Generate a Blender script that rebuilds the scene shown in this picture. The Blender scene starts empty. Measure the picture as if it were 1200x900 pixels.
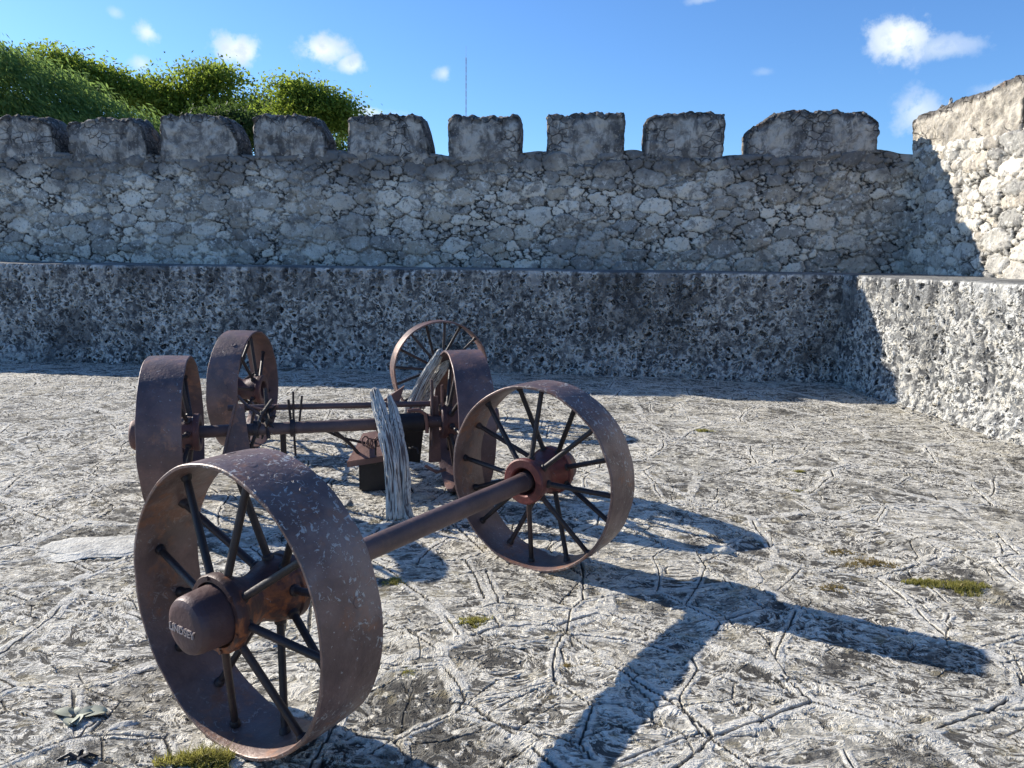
import bpy, bmesh, math, random
import numpy as np
from mathutils import Vector, Matrix, kdtree, noise as mn

scene = bpy.context.scene
COL = scene.collection
R_ = math.radians

# ------------------------------------------------------------------ camera
F = 891.4                    # focal length in pixels of a 1200 px wide frame
PITCH, ROLL, HC = 0.169, 0.012, 1.5
cp, sp, cr, sr = math.cos(PITCH), math.sin(PITCH), math.cos(ROLL), math.sin(ROLL)
FW = Vector((0, cp, -sp)); _up = Vector((0, sp, cp)); _rt = Vector((1, 0, 0))
RT = _rt*cr + _up*sr; UP = -_rt*sr + _up*cr
CAMP = Vector((0, 0, HC))
cd = bpy.data.cameras.new('camera'); cam = bpy.data.objects.new('camera', cd); COL.objects.link(cam)
cd.sensor_width = 36; cd.lens = 36*F/1200; cd.clip_start = 0.05; cd.clip_end = 3000
M = Matrix((RT, UP, -FW)).transposed().to_4x4(); M.translation = CAMP
cam.matrix_world = M
scene.camera = cam

# ------------------------------------------------------------------ light
SUN_EL = R_(26.3); SHADOW_AZ = R_(-29.0)      # shadows run towards +x and towards the camera
dsh = Vector((math.cos(SHADOW_AZ)*math.cos(SUN_EL), math.sin(SHADOW_AZ)*math.cos(SUN_EL), -math.sin(SUN_EL)))
sl = bpy.data.lights.new('sun', 'SUN'); sl.energy = 5.0; sl.angle = R_(0.5); sl.color = (1.0, 0.93, 0.82)
so = bpy.data.objects.new('sun', sl); COL.objects.link(so)
so.rotation_euler = dsh.to_track_quat('-Z', 'Y').to_euler()
vs = scene.view_settings
vs.view_transform = 'Standard'; vs.look = 'None'; vs.gamma = 1; vs.use_curve_mapping = False
vs.exposure = 0.72

world = bpy.data.worlds.new('World'); scene.world = world; world.use_nodes = True


class N:
    """small helper for building node trees"""
    def __init__(s, tree):
        s.t = tree; s.n = tree.nodes; s.l = tree.links; s.n.clear()
    def new(s, typ, **kw):
        nd = s.n.new(typ)
        for k, v in kw.items(): setattr(nd, k, v)
        return nd
    def put(s, sock, v):
        if isinstance(v, bpy.types.NodeSocket): s.l.new(v, sock)
        elif v is not None:
            if sock.type == 'RGBA' and not hasattr(v, '__len__'): v = (v, v, v, 1)
            if sock.type == 'RGBA' and len(v) == 3: v = (*v, 1)
            sock.default_value = v
    def math(s, op, a, b=None, c=None, clamp=False):
        nd = s.new('ShaderNodeMath', operation=op); nd.use_clamp = clamp
        s.put(nd.inputs[0], a)
        if b is not None: s.put(nd.inputs[1], b)
        if c is not None: s.put(nd.inputs[2], c)
        return nd.outputs[0]
    def vec(s, op, a, b=None, sc=None):
        nd = s.new('ShaderNodeVectorMath', operation=op); s.put(nd.inputs[0], a)
        if b is not None: s.put(nd.inputs[1], b)
        if sc is not None: s.put(nd.inputs['Scale'], sc)
        return nd.outputs['Value'] if op in ('LENGTH', 'DOT_PRODUCT') else nd.outputs[0]
    def noise(s, v, scale, detail=4, rough=0.55, dist=0.0, col=False):
        nd = s.new('ShaderNodeTexNoise'); s.put(nd.inputs['Vector'], v)
        nd.inputs['Scale'].default_value = scale; nd.inputs['Detail'].default_value = detail
        nd.inputs['Roughness'].default_value = rough; nd.inputs['Distortion'].default_value = dist
        return nd.outputs['Color'] if col else nd.outputs['Fac']
    def voro(s, v, scale, feat='F1', dim='3D', rnd=1.0, out='Distance'):
        nd = s.new('ShaderNodeTexVoronoi', feature=feat, voronoi_dimensions=dim); s.put(nd.inputs['Vector'], v)
        nd.inputs['Scale'].default_value = scale; nd.inputs['Randomness'].default_value = rnd
        return nd.outputs[out]
    def ramp(s, v, a, b, lo=0.0, hi=1.0, smooth=True):
        nd = s.new('ShaderNodeMapRange'); nd.interpolation_type = 'SMOOTHSTEP' if smooth else 'LINEAR'
        s.put(nd.inputs['Value'], v); s.put(nd.inputs['From Min'], a); s.put(nd.inputs['From Max'], b)
        nd.inputs['To Min'].default_value = lo; nd.inputs['To Max'].default_value = hi
        return nd.outputs[0]
    def mix(s, f, a, b, mode='MIX'):
        nd = s.new('ShaderNodeMix', data_type='RGBA', blend_type=mode)
        s.put(nd.inputs[0], f); s.put(nd.inputs[6], a); s.put(nd.inputs[7], b)
        return nd.outputs[2]
    def attr(s, name, out='Fac'):
        nd = s.new('ShaderNodeAttribute'); nd.attribute_name = name; return nd.outputs[out]
    def pos(s):
        return s.new('ShaderNodeNewGeometry').outputs['Position']
    def obj(s):
        return s.new('ShaderNodeTexCoord').outputs['Object']
    def warp(s, v, scale, amt, detail=2):
        w = s.vec('SUBTRACT', s.noise(v, scale, detail, col=True), (0.5, 0.5, 0.5))
        return s.vec('ADD', v, s.vec('SCALE', w, sc=amt))
    def sep(s, v):
        nd = s.new('ShaderNodeSeparateXYZ'); s.put(nd.inputs[0], v); return nd.outputs
    def comb(s, x, y, z):
        nd = s.new('ShaderNodeCombineXYZ')
        for i, q in enumerate((x, y, z)): s.put(nd.inputs[i], q)
        return nd.outputs[0]
    def surf(s, color, rough=0.8, metal=0.0, height=None, dist=0.01, spec=0.5, disp=None, trans=None, strength=1.0):
        b = s.new('ShaderNodeBsdfPrincipled'); o = s.new('ShaderNodeOutputMaterial')
        s.put(b.inputs['Base Color'], color); s.put(b.inputs['Roughness'], rough); s.put(b.inputs['Metallic'], metal)
        s.put(b.inputs['Specular IOR Level'], spec)
        if height is not None:
            bp = s.new('ShaderNodeBump'); s.put(bp.inputs['Height'], height); bp.inputs['Distance'].default_value = dist
            bp.inputs['Strength'].default_value = strength
            s.l.new(bp.outputs[0], b.inputs['Normal'])
        last = b.outputs[0]
        if trans is not None:
            tr = s.new('ShaderNodeBsdfTranslucent'); s.put(tr.inputs[0], trans)
            mx = s.new('ShaderNodeMixShader'); mx.inputs[0].default_value = 0.55
            s.l.new(last, mx.inputs[1]); s.l.new(tr.outputs[0], mx.inputs[2]); last = mx.outputs[0]
        s.l.new(last, o.inputs['Surface'])
        if disp is not None:
            d = s.new('ShaderNodeDisplacement'); s.put(d.inputs['Height'], disp)
            d.inputs['Midlevel'].default_value = 0; d.inputs['Scale'].default_value = 1
            s.l.new(d.outputs[0], o.inputs['Displacement'])


def mat(name):
    m = bpy.data.materials.new(name); m.use_nodes = True
    return m, N(m.node_tree)


# sky with a few small clouds, all given by direction
w = N(world.node_tree)
sky = w.new('ShaderNodeTexSky', sky_type='NISHITA')
sky.sun_disc = False; sky.sun_elevation = SUN_EL
to_sun = -dsh
sky.sun_rotation = math.atan2(to_sun.x, to_sun.y)
sky.altitude = 0; sky.air_density = 1.0; sky.dust_density = 0.3; sky.ozone_density = 2.0
skyc = w.mix(1.0, sky.outputs[0], (0.50, 0.76, 1.10), 'MULTIPLY')
dirv = w.vec('NORMALIZE', w.new('ShaderNodeTexCoord').outputs['Generated'])


def pxdir(px, py):
    return (FW + RT*((px-600)/F) + UP*((450-py)/F)).normalized()


def at(px, py, Y):
    d = FW + RT*((px-600)/F) + UP*((450-py)/F)
    return CAMP + d*(Y/d.y)


def gnd(px, py, z=0.0):
    d = FW + RT*((px-600)/F) + UP*((450-py)/F)
    return CAMP + d*((z-HC)/d.z)


cn = w.noise(dirv, 34, 6, 0.62)
cn2 = w.noise(dirv, 13, 4, 0.55)
total = None
for (px, py, rx, ry, dens) in ((282, 60, 28, 18, 1.0), (378, 58, 28, 17, 1.0), (412, 76, 18, 11, .8), (172, 38, 13, 11, .8), (165, 74, 10, 8, .6),
                               (1055, 44, 34, 25, 1.0), (1105, 55, 38, 13, .5), (1076, 132, 22, 22, .6), (1180, 104, 26, 8, .4),
                               (520, 86, 11, 9, .55), (820, 0, 22, 5, .3), (430, 132, 40, 8, .7), (240, 125, 60, 14, .7), (135, 15, 8, 6, .35), (895, 84, 12, 5, .15)):
    d0 = pxdir(px, py)
    hx = Vector((0, 0, 1)).cross(d0).normalized(); hy = d0.cross(hx)
    df = w.vec('SUBTRACT', dirv, tuple(d0))
    a = w.math('DIVIDE', w.vec('DOT_PRODUCT', df, tuple(hx)), rx/F)
    b = w.math('DIVIDE', w.vec('DOT_PRODUCT', df, tuple(hy)), ry/F)
    rr = w.math('SQRT', w.math('ADD', w.math('MULTIPLY', a, a), w.math('MULTIPLY', b, b)))
    rr = w.math('ADD', rr, w.math('MULTIPLY', w.math('SUBTRACT', cn, 0.5), 2.6))
    rr = w.math('ADD', rr, w.math('MULTIPLY', w.math('SUBTRACT', cn2, 0.5), 1.2))
    m = w.ramp(rr, 1.15, 0.1, 0, dens)
    front = w.math('GREATER_THAN', w.vec('DOT_PRODUCT', dirv, tuple(d0)), 0.5)
    m = w.math('MULTIPLY', m, front)
    total = m if total is None else w.math('MAXIMUM', total, m)
cloudc = w.mix(w.ramp(cn, 0.35, 0.65), (4.3, 5.0, 6.2), (6.8, 7.1, 6.4))
skyc = w.mix(total, skyc, cloudc)
bg = w.new('ShaderNodeBackground'); w.put(bg.inputs[0], skyc); bg.inputs[1].default_value = 0.108
wo = w.new('ShaderNodeOutputWorld'); w.l.new(bg.outputs[0], wo.inputs[0])


# ------------------------------------------------------------------ helpers
def tag(o, label=None, cat=None, group=None, kind=None):
    for k, v in (('label', label), ('category', cat), ('group', group), ('kind', kind)):
        if v: o[k] = v
    return o


def link(name, me, mats=(), parent=None, smooth=True):
    for m_ in (mats if isinstance(mats, (list, tuple)) else [mats]): me.materials.append(m_)
    if smooth: me.shade_smooth()
    o = bpy.data.objects.new(name, me); COL.objects.link(o); o.parent = parent
    return o


def empty(name, loc=(0, 0, 0), parent=None):
    o = bpy.data.objects.new(name, None); COL.objects.link(o); o.location = loc; o.parent = parent
    o.empty_display_size = 0.1
    return o


def np_mesh(name, V, Q, attrs=None):
    """mesh from numpy vertices and quads/tris"""
    me = bpy.data.meshes.new(name)
    V = np.asarray(V, np.float32); Q = np.asarray(Q, np.int32); k = Q.shape[1]
    me.vertices.add(len(V)); me.vertices.foreach_set('co', V.ravel())
    me.loops.add(Q.size); me.loops.foreach_set('vertex_index', Q.ravel())
    me.polygons.add(len(Q)); me.polygons.foreach_set('loop_start', np.arange(0, Q.size, k, dtype=np.int32))
    me.polygons.foreach_set('loop_total', np.full(len(Q), k, np.int32))
    for nm, a in (attrs or {}).items():
        at_ = me.attributes.new(nm, 'FLOAT', 'POINT'); at_.data.foreach_set('value', np.asarray(a, np.float32).ravel())
    me.update(calc_edges=True); me.validate()
    return me


def grid_quads(nu, nv, flip=False):
    i = np.arange(nu-1)[:, None]*nv + np.arange(nv-1)[None, :]
    i = i.ravel()
    q = np.stack([i, i+nv, i+nv+1, i+1], 1)
    return q[:, ::-1] if flip else q


def vnoise(P, seed=0):
    """value noise of an (n,2|3) array"""
    P = np.asarray(P, float); i = np.floor(P).astype(np.int64); f = P-i; f = f*f*(3-2*f)
    D = P.shape[1]; out = 0
    pr = (374761393, 668265263, 2147483647)
    for c in range(2**D):
        h = np.full(len(P), seed*1013904223 & 0x7fffffff, np.int64); wt = 1.0
        for k in range(D):
            b = c >> k & 1
            h = h + (i[:, k]+b)*pr[k]; wt = wt*(f[:, k] if b else 1-f[:, k])
        h = (h ^ (h >> 13))*1274126177 & 0xffffffff; h = (h ^ (h >> 16))*668265263 & 0xffffffff; h = h ^ (h >> 15)
        out = out + wt*((h & 0xffff)/65535.0)
    return out*2-1


def fbm(P, sc, oc=4, seed=0, rough=0.5):
    P = np.asarray(P, float)*sc; o = 0; a = 1.0; t = 0
    for k in range(oc):
        o = o+a*vnoise(P+17.3*k, seed+k); t += a; a *= rough; P = P*2.03
    return o/t


def tube_bm(bm, pts, rad, seg=10, caps=True):
    pts = [Vector(p) for p in pts]
    if not hasattr(rad, '__len__'): rad = [rad]*len(pts)
    rings = []
    t0 = (pts[1]-pts[0]).normalized()
    a = t0.orthogonal().normalized()
    for i, p in enumerate(pts):
        t = (pts[min(i+1, len(pts)-1)]-pts[max(i-1, 0)]).normalized()
        a = (a-t*a.dot(t)).normalized(); b = t.cross(a)
        rings.append([bm.verts.new(p+(a*math.cos(q)+b*math.sin(q))*rad[i]) for q in (2*math.pi*k/seg for k in range(seg))])
    for r0, r1 in zip(rings, rings[1:]):
        for k in range(seg): bm.faces.new((r0[k], r0[(k+1) % seg], r1[(k+1) % seg], r1[k]))
    if caps:
        bm.faces.new(rings[0][::-1]); bm.faces.new(rings[-1])


def lathe_bm(bm, prof, seg=48, closed=False):
    """profile of (x, r) turned round the X axis"""
    rings = []
    for x, r in prof:
        if r < 1e-5: rings.append([bm.verts.new((x, 0, 0))])
        else: rings.append([bm.verts.new((x, r*math.cos(q), r*math.sin(q))) for q in (2*math.pi*k/seg for k in range(seg))])
    pairs = list(zip(rings, rings[1:]))
    if closed: pairs.append((rings[-1], rings[0]))
    for r0, r1 in pairs:
        for k in range(seg):
            k2 = (k+1) % seg
            if len(r0) == 1 and len(r1) == 1: continue
            if len(r0) == 1: bm.faces.new((r0[0], r1[k2], r1[k]))
            elif len(r1) == 1: bm.faces.new((r0[k], r0[k2], r1[0]))
            else: bm.faces.new((r0[k], r0[k2], r1[k2], r1[k]))


def bm_obj(name, bm, mats, parent=None, smooth=True, angle=35):
    bmesh.ops.recalc_face_normals(bm, faces=bm.faces)
    me = bpy.data.meshes.new(name); bm.to_mesh(me); bm.free()
    o = link(name, me, mats, parent, smooth)
    if smooth:
        try: me.set_sharp_from_angle(angle=R_(angle))
        except Exception: pass
    return o


def plate_bm(bm, pts, th, nrm=None):
    """thin plate from planar points"""
    pts = [Vector(p) for p in pts]
    n = nrm or (pts[1]-pts[0]).cross(pts[2]-pts[0]).normalized()
    a = [bm.verts.new(p-n*th/2) for p in pts]; b = [bm.verts.new(p+n*th/2) for p in pts]
    bm.faces.new(a); bm.faces.new(b[::-1])
    for i in range(len(a)):
        j = (i+1) % len(a); bm.faces.new((a[i], a[j], b[j], b[i]))


# ------------------------------------------------------------------ materials
def rust_mat(name, base, dark, accent, acc_amt=0.3, fleck=0.5, rough=0.48, fleckcol=(0.42, 0.42, 0.42), scale=1.0):
    m, n = mat(name)
    p = n.obj()
    a = n.noise(p, 6*scale, 4, 0.6); b = n.noise(p, 22*scale, 4, 0.6, 0.4); c = n.noise(p, 90, 3, 0.6)
    col = n.mix(n.ramp(a, 0.35, 0.68), dark, base)
    col = n.mix(n.ramp(n.math('MULTIPLY', b, n.noise(p, 4.1, 2)), 0.33-0.12*acc_amt, 0.42-0.08*acc_amt, 0, min(1, acc_amt*1.6)), col, accent)
    col = n.mix(n.ramp(c, 0.3, 0.8, 0, 0.45), col, dark)
    fl = n.ramp(n.noise(p, 38, 4, 0.75, 0.9), 0.66-0.07*fleck, 0.68-0.07*fleck)
    msk = n.ramp(n.noise(p, 5.2, 3), 0.58-0.14*fleck, 0.64-0.12*fleck)
    fl = n.math('MULTIPLY', fl, msk)
    sp_ = n.sep(p); rad_ = n.math('SQRT', n.math('ADD', n.math('MULTIPLY', sp_[1], sp_[1]), n.math('MULTIPLY', sp_[2], sp_[2])))
    outer = n.ramp(rad_, 0.436, 0.444)
    if name.startswith('rusted'):
        fl = n.math('MULTIPLY', fl, n.ramp(rad_, 0.436, 0.444, 0.12, 1.0))
        col = n.mix(n.math('MULTIPLY', n.ramp(n.noise(p, 3.2, 4, 0.65), 0.42, 0.62), n.math('MULTIPLY', outer, 0.35*min(1, fleck))), col, (0.27, 0.23, 0.21))
        sm = n.math('MULTIPLY', n.ramp(n.noise(p, 75, 3, 0.6), 0.66, 0.70), outer)
        col = n.mix(n.math('MULTIPLY', sm, 0.6*min(1, fleck)), col, fleckcol)
    col = n.mix(n.math('MULTIPLY', fl, 0.85), col, fleckcol)
    rg = n.math('ADD', n.math('MULTIPLY', b, 0.35), rough-0.12)
    h = n.math('ADD', n.math('MULTIPLY', n.noise(p, 60, 4, 0.65), 0.5), n.math('MULTIPLY', fl, 0.3))
    h = n.math('ADD', h, n.math('MULTIPLY', n.noise(p, 9, 3), 1.2))
    n.surf(col, rg, 0.15, h, 0.004, 0.5)
    return m


RIM = rust_mat('rusted_brown_iron', (0.205, 0.128, 0.108), (0.100, 0.062, 0.054), (0.24, 0.105, 0.055), 0.5, 1.08, 0.40, (0.44, 0.43, 0.41))
RIM2 = rust_mat('rusted_plum_iron', (0.175, 0.098, 0.088), (0.090, 0.057, 0.056), (0.27, 0.13, 0.085), 0.5, 0.4, 0.45)
SPOKE = rust_mat('dark_iron', (0.050, 0.032, 0.030), (0.018, 0.014, 0.015), (0.10, 0.045, 0.03), 0.2, 0.1)
HUBA = rust_mat('orange_rusted_iron', (0.115, 0.045, 0.032), (0.045, 0.024, 0.024), (0.33, 0.105, 0.035), 0.62, 0.1)
HUBC = rust_mat('dark_maroon_hub', (0.13, 0.055, 0.050), (0.06, 0.030, 0.032), (0.20, 0.08, 0.05), 0.3, 0.1)
HUBB = rust_mat('red_painted_iron', (0.20, 0.045, 0.037), (0.10, 0.028, 0.025), (0.14, 0.05, 0.03), 0.3, 0.1)
CAP = rust_mat('brown_painted_iron', (0.115, 0.060, 0.056), (0.080, 0.044, 0.044), (0.16, 0.07, 0.05), 0.2, 0.0, 0.42)
AXLE = rust_mat('axle_iron', (0.140, 0.088, 0.080), (0.085, 0.056, 0.054), (0.19, 0.11, 0.08), 0.3, 0.0, 0.5)
LETTER = rust_mat('glint_toned_letters', (0.50, 0.43, 0.40), (0.30, 0.24, 0.22), (0.55, 0.5, 0.47), 0.2, 0.0, 0.6)  # pale tone painted for the sunlight the raised letters catch on their edges
PLATE = rust_mat('pinkish_rusted_plate', (0.26, 0.135, 0.105), (0.14, 0.075, 0.062), (0.33, 0.17, 0.12), 0.4, 0.1, 0.6)
BLACK = rust_mat('black_iron', (0.022, 0.018, 0.020), (0.010, 0.009, 0.011), (0.05, 0.028, 0.022), 0.2, 0.05, 0.5)


def ground_mat():
    m, n = mat('lime_plaster_paving'); m.displacement_method = 'BOTH'
    p = n.pos()
    s3 = n.sep(p); p2 = n.comb(s3[0], s3[1], 0.0)
    big = n.noise(p2, 0.9, 4, 0.6, 0.3)
    w1 = n.vec('SUBTRACT', n.noise(p2, 0.8, 1, col=True), (.5, .5, .5)); w2 = n.vec('SUBTRACT', n.noise(p2, 10, 2, col=True), (.5, .5, .5))
    ww = n.vec('ADD', n.vec('SCALE', w1, sc=0.45), n.vec('SCALE', w2, sc=0.012))
    q = n.vec('ADD', p2, ww)
    e1 = n.math('DIVIDE', n.voro(q, 1.6, 'DISTANCE_TO_EDGE', '2D'), 1.6)
    q2 = n.vec('ADD', n.vec('SUBTRACT', p2, ww), (7.3, 3.1, 0))
    e2 = n.math('DIVIDE', n.voro(q2, 2.5, 'DISTANCE_TO_EDGE', '2D'), 2.5)
    q3 = n.vec('MULTIPLY', n.vec('ADD', q, (1.7, 9.1, 0)), (0.8, 1.25, 1))
    e3 = n.math('DIVIDE', n.voro(q3, 4.6, 'DISTANCE_TO_EDGE', '2D'), 4.6)
    mk = n.sep(n.noise(n.vec('ADD', p2, (2, 5, 0)), 2.0, 2, 0.6, col=True)); m1, m2, m3 = mk[0], mk[1], mk[2]
    wb = n.sep(n.noise(p2, 9, 2, col=True)); wob = wb[0]
    rw = n.math('ADD', n.math('MULTIPLY', wob, 0.05), 0.004)
    rib1 = n.math('MULTIPLY', n.ramp(n.math('SUBTRACT', e1, rw), 0.008, -0.004), n.ramp(m3, 0.34, 0.38))
    rib2 = n.math('MULTIPLY', n.ramp(n.math('SUBTRACT', e2, n.math('MULTIPLY', rw, 0.7)), 0.008, -0.004), n.ramp(m2, 0.47, 0.51))
    rib = n.math('MAXIMUM', rib1, rib2)
    gw = n.math('MULTIPLY', wb[1], 0.0095)
    g1 = n.math('MULTIPLY', n.ramp(n.math('SUBTRACT', e1, gw), 0.003, -0.003), n.ramp(m1, 0.45, 0.47))
    g2 = n.math('MULTIPLY', n.ramp(n.math('SUBTRACT', e2, n.math('MULTIPLY', gw, .8)), 0.003, -0.003), n.ramp(m2, 0.48, 0.50))
    g3 = n.math('MULTIPLY', n.ramp(n.math('SUBTRACT', e3, n.math('MULTIPLY', gw, .5)), 0.003, -0.002), n.ramp(m3, 0.50, 0.52))
    gr = n.math('MAXIMUM', n.math('MAXIMUM', g1, g2), n.math('MULTIPLY', g3, 0.8))
    # short streaky wisps, the trowelled skin of the plaster
    st = n.vec('ADD', n.vec('MULTIPLY', p2, (1.0, 1.7, 1)), n.vec('SCALE', w1, sc=1.2))
    wis = n.noise(st, 7.5, 5, 0.68, 1.3)
    ridge = n.math('SUBTRACT', 1.0, n.math('MULTIPLY', n.math('ABSOLUTE', n.math('SUBTRACT', wis, 0.5)), 13.0), clamp=True)
    valley = n.math('SUBTRACT', 1.0, n.math('MULTIPLY', n.math('ABSOLUTE', n.math('SUBTRACT', wis, 0.43)), 22.0), clamp=True)
    mid = n.noise(p2, 5.5, 5, 0.68, 0.5); fine = n.noise(p2, 42, 4, 0.72)
    lich = n.noise(n.vec('ADD', p2, (3, 8, 0)), 2.6, 6, 0.74, 0.6)
    spot = n.noise(p2, 17, 4, 0.68)
    col = n.mix(n.ramp(mid, 0.38, 0.60), (0.135, 0.128, 0.112), (0.44, 0.42, 0.36))
    col = n.mix(n.ramp(big, 0.50, 0.62, 0, 0.55), col, (0.22, 0.205, 0.165))
    cell = n.sep(n.voro(q, 1.6, 'F1', '2D', out='Color'))[0]; cell2 = n.sep(n.voro(q2, 2.5, 'F1', '2D', out='Color'))[1]
    col = n.mix(n.ramp(cell, 0.62, 0.70, 0, 0.55), col, (0.075, 0.071, 0.062))
    col = n.mix(n.ramp(cell2, 0.30, 0.22, 0, 0.5), col, (0.56, 0.535, 0.47))
    col = n.mix(n.ramp(n.math('ADD', lich, n.math('MULTIPLY', n.math('SUBTRACT', big, 0.5), 0.40)), 0.46, 0.525, 0, 0.9), col, (0.042, 0.040, 0.037))
    col = n.mix(n.math('MULTIPLY', ridge, n.ramp(m1, 0.34, 0.52, 0.15, 0.9)), col, (0.80, 0.775, 0.70))
    col = n.mix(n.ramp(spot, 0.56, 0.61, 0, 0.85), col, (0.76, 0.735, 0.66))
    col = n.mix(n.ramp(fine, 0.55, 0.66, 0, 0.7), col, (0.075, 0.072, 0.066))
    col = n.mix(n.math('MULTIPLY', valley, 0.6), col, (0.06, 0.057, 0.052))
    col = n.mix(n.math('MULTIPLY', rib, n.ramp(spot, 0.60, 0.46, 0.3, 0.95)), col, (0.60, 0.59, 0.55))
    col = n.mix(n.ramp(wb[2], 0.60, 0.66, 0, 0.35), col, (0.30, 0.26, 0.16))
    col = n.mix(n.math('MULTIPLY', gr, 0.9), col, (0.025, 0.024, 0.022))
    col = n.mix(1.0, col, (1.0, 0.97, 0.915), 'MULTIPLY')
    h = n.math('MULTIPLY', rib, 0.004)
    h = n.math('ADD', h, n.math('MULTIPLY', mid, 0.020))
    h = n.math('ADD', h, n.math('MULTIPLY', ridge, 0.004))
    h = n.math('SUBTRACT', h, n.math('MULTIPLY', valley, 0.004))
    h = n.math('ADD', h, n.math('MULTIPLY', wis, 0.014))
    h = n.math('ADD', h, n.math('MULTIPLY', fine, 0.005))
    h = n.math('SUBTRACT', h, n.math('MULTIPLY', gr, 0.014))
    h = n.math('SUBTRACT', h, 0.019)
    n.surf(col, 0.85, 0, None, disp=h, spec=0.3)
    return m


def rubble_mat(name, dark_top=True):
    """stones (attribute tone) with recessed joints (attribute joint)"""
    m, n = mat(name)
    p = n.pos(); tone = n.attr('tone'); joint = n.attr('joint'); stain = n.attr('stain')
    col = n.mix(n.ramp(tone, 0.05, 0.9), (0.36, 0.345, 0.31), (0.78, 0.72, 0.61))
    col = n.mix(n.ramp(n.math('FRACT', n.math('MULTIPLY', tone, 7.31)), 0.70, 0.95, 0, 0.6), col, (0.42, 0.35, 0.26))
    a = n.noise(p, 5, 5, 0.7, 0.4); b = n.noise(p, 26, 4, 0.7); c = n.noise(p, 1.7, 4, 0.6)
    col = n.mix(n.ramp(a, 0.50, 0.62, 0, 0.7), col, (0.15, 0.145, 0.138))
    col = n.mix(n.ramp(b, 0.54, 0.66, 0, 0.75), col, (0.12, 0.115, 0.11))
    col = n.mix(n.ramp(n.noise(p, 15, 4, 0.7, 0.4), 0.55, 0.62, 0, 0.8), col, (0.76, 0.73, 0.66))
    sv = n.math('ADD', stain, n.math('MULTIPLY', n.math('SUBTRACT', c, 0.5), 2.0))
    col = n.mix(n.ramp(sv, 0.25, 0.95, 0, 0.80), col, (0.12, 0.115, 0.113))
    pm = n.ramp(n.noise(n.vec('ADD', p, (2, 7, 1)), 1.6, 5, 0.65), 0.44, 0.58)
    col = n.mix(n.ramp(n.noise(n.vec('ADD', p, (9, 7, 4)), 0.8, 4, 0.6), 0.50, 0.64, 0, 0.4), col, (0.17, 0.165, 0.16))
    jm = n.ramp(joint, 0.50, 0.06, 0, 1)
    col = n.mix(n.math('MULTIPLY', jm, n.math('SUBTRACT', 1.0, n.math('MULTIPLY', pm, 0.55))), col, n.mix(n.ramp(n.noise(p, 18, 3), 0.46, 0.56), (0.035, 0.033, 0.031), n.mix(pm, (0.035, 0.033, 0.031), (0.30, 0.29, 0.265))))
    h = n.math('ADD', n.math('MULTIPLY', a, 0.018), n.math('MULTIPLY', b, 0.016))
    n.surf(col, 0.9, 0, h, 1.0, 0.25)
    return m


def plaster_mat(name='stained_plaster_rubble', lo=(0.17, 0.16, 0.15), hi=(0.55, 0.51, 0.45), st_amt=0.6):
    m, n = mat(name)
    p = n.pos()
    a = n.noise(p, 4.5, 5, 0.7, 0.5); b = n.noise(p, 24, 5, 0.72); st = n.noise(n.vec('MULTIPLY', p, (1, 1, 0.3)), 7, 5, 0.6)
    r = n.attr('rough_edge')
    col = n.mix(n.ramp(a, 0.38, 0.64), lo, hi)
    col = n.mix(n.ramp(st, 0.49, 0.62, 0, min(1, st_amt*1.25)), col, (0.075, 0.072, 0.072))
    col = n.mix(n.ramp(n.math('ADD', r, n.math('MULTIPLY', n.math('SUBTRACT', a, .5), 1.5)), 0.15, 0.6, 0, 0.8), col, (0.065, 0.06, 0.058))
    col = n.mix(n.ramp(b, 0.56, 0.64, 0, 0.6), col, (0.52, 0.49, 0.44))
    col = n.mix(n.ramp(n.noise(p, 1.9, 2, 0.5), 0.68, 0.72, 0, 0.5), col, (0.33, 0.21, 0.14))
    vq = n.warp(p, 6, 0.12, 3)
    ve = n.voro(n.vec('MULTIPLY', vq, (1, 1, 1.4)), 6.5, 'DISTANCE_TO_EDGE'); vc = n.sep(n.voro(n.vec('MULTIPLY', vq, (1, 1, 1.4)), 6.5, out='Color'))[0]
    crk = n.math('MULTIPLY', n.ramp(ve, 0.05, 0.0), n.ramp(n.math('ADD', n.math('MULTIPLY', r, 0.35), n.noise(n.vec('ADD', p, (3, 3, 3)), 2.4, 3)), 0.50, 0.62))
    col = n.mix(n.math('MULTIPLY', n.ramp(vc, 0.75, 0.9), 0.35), col, (0.50, 0.46, 0.40))
    col = n.mix(n.math('MULTIPLY', crk, 0.6), col, (0.03, 0.028, 0.027))
    h = n.math('ADD', n.math('MULTIPLY', a, 0.03), n.math('MULTIPLY', b, 0.02))
    h = n.math('SUBTRACT', h, n.math('MULTIPLY', crk, 0.03))
    n.surf(col, 0.9, 0, h, 1.0, 0.25)
    return m


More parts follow.
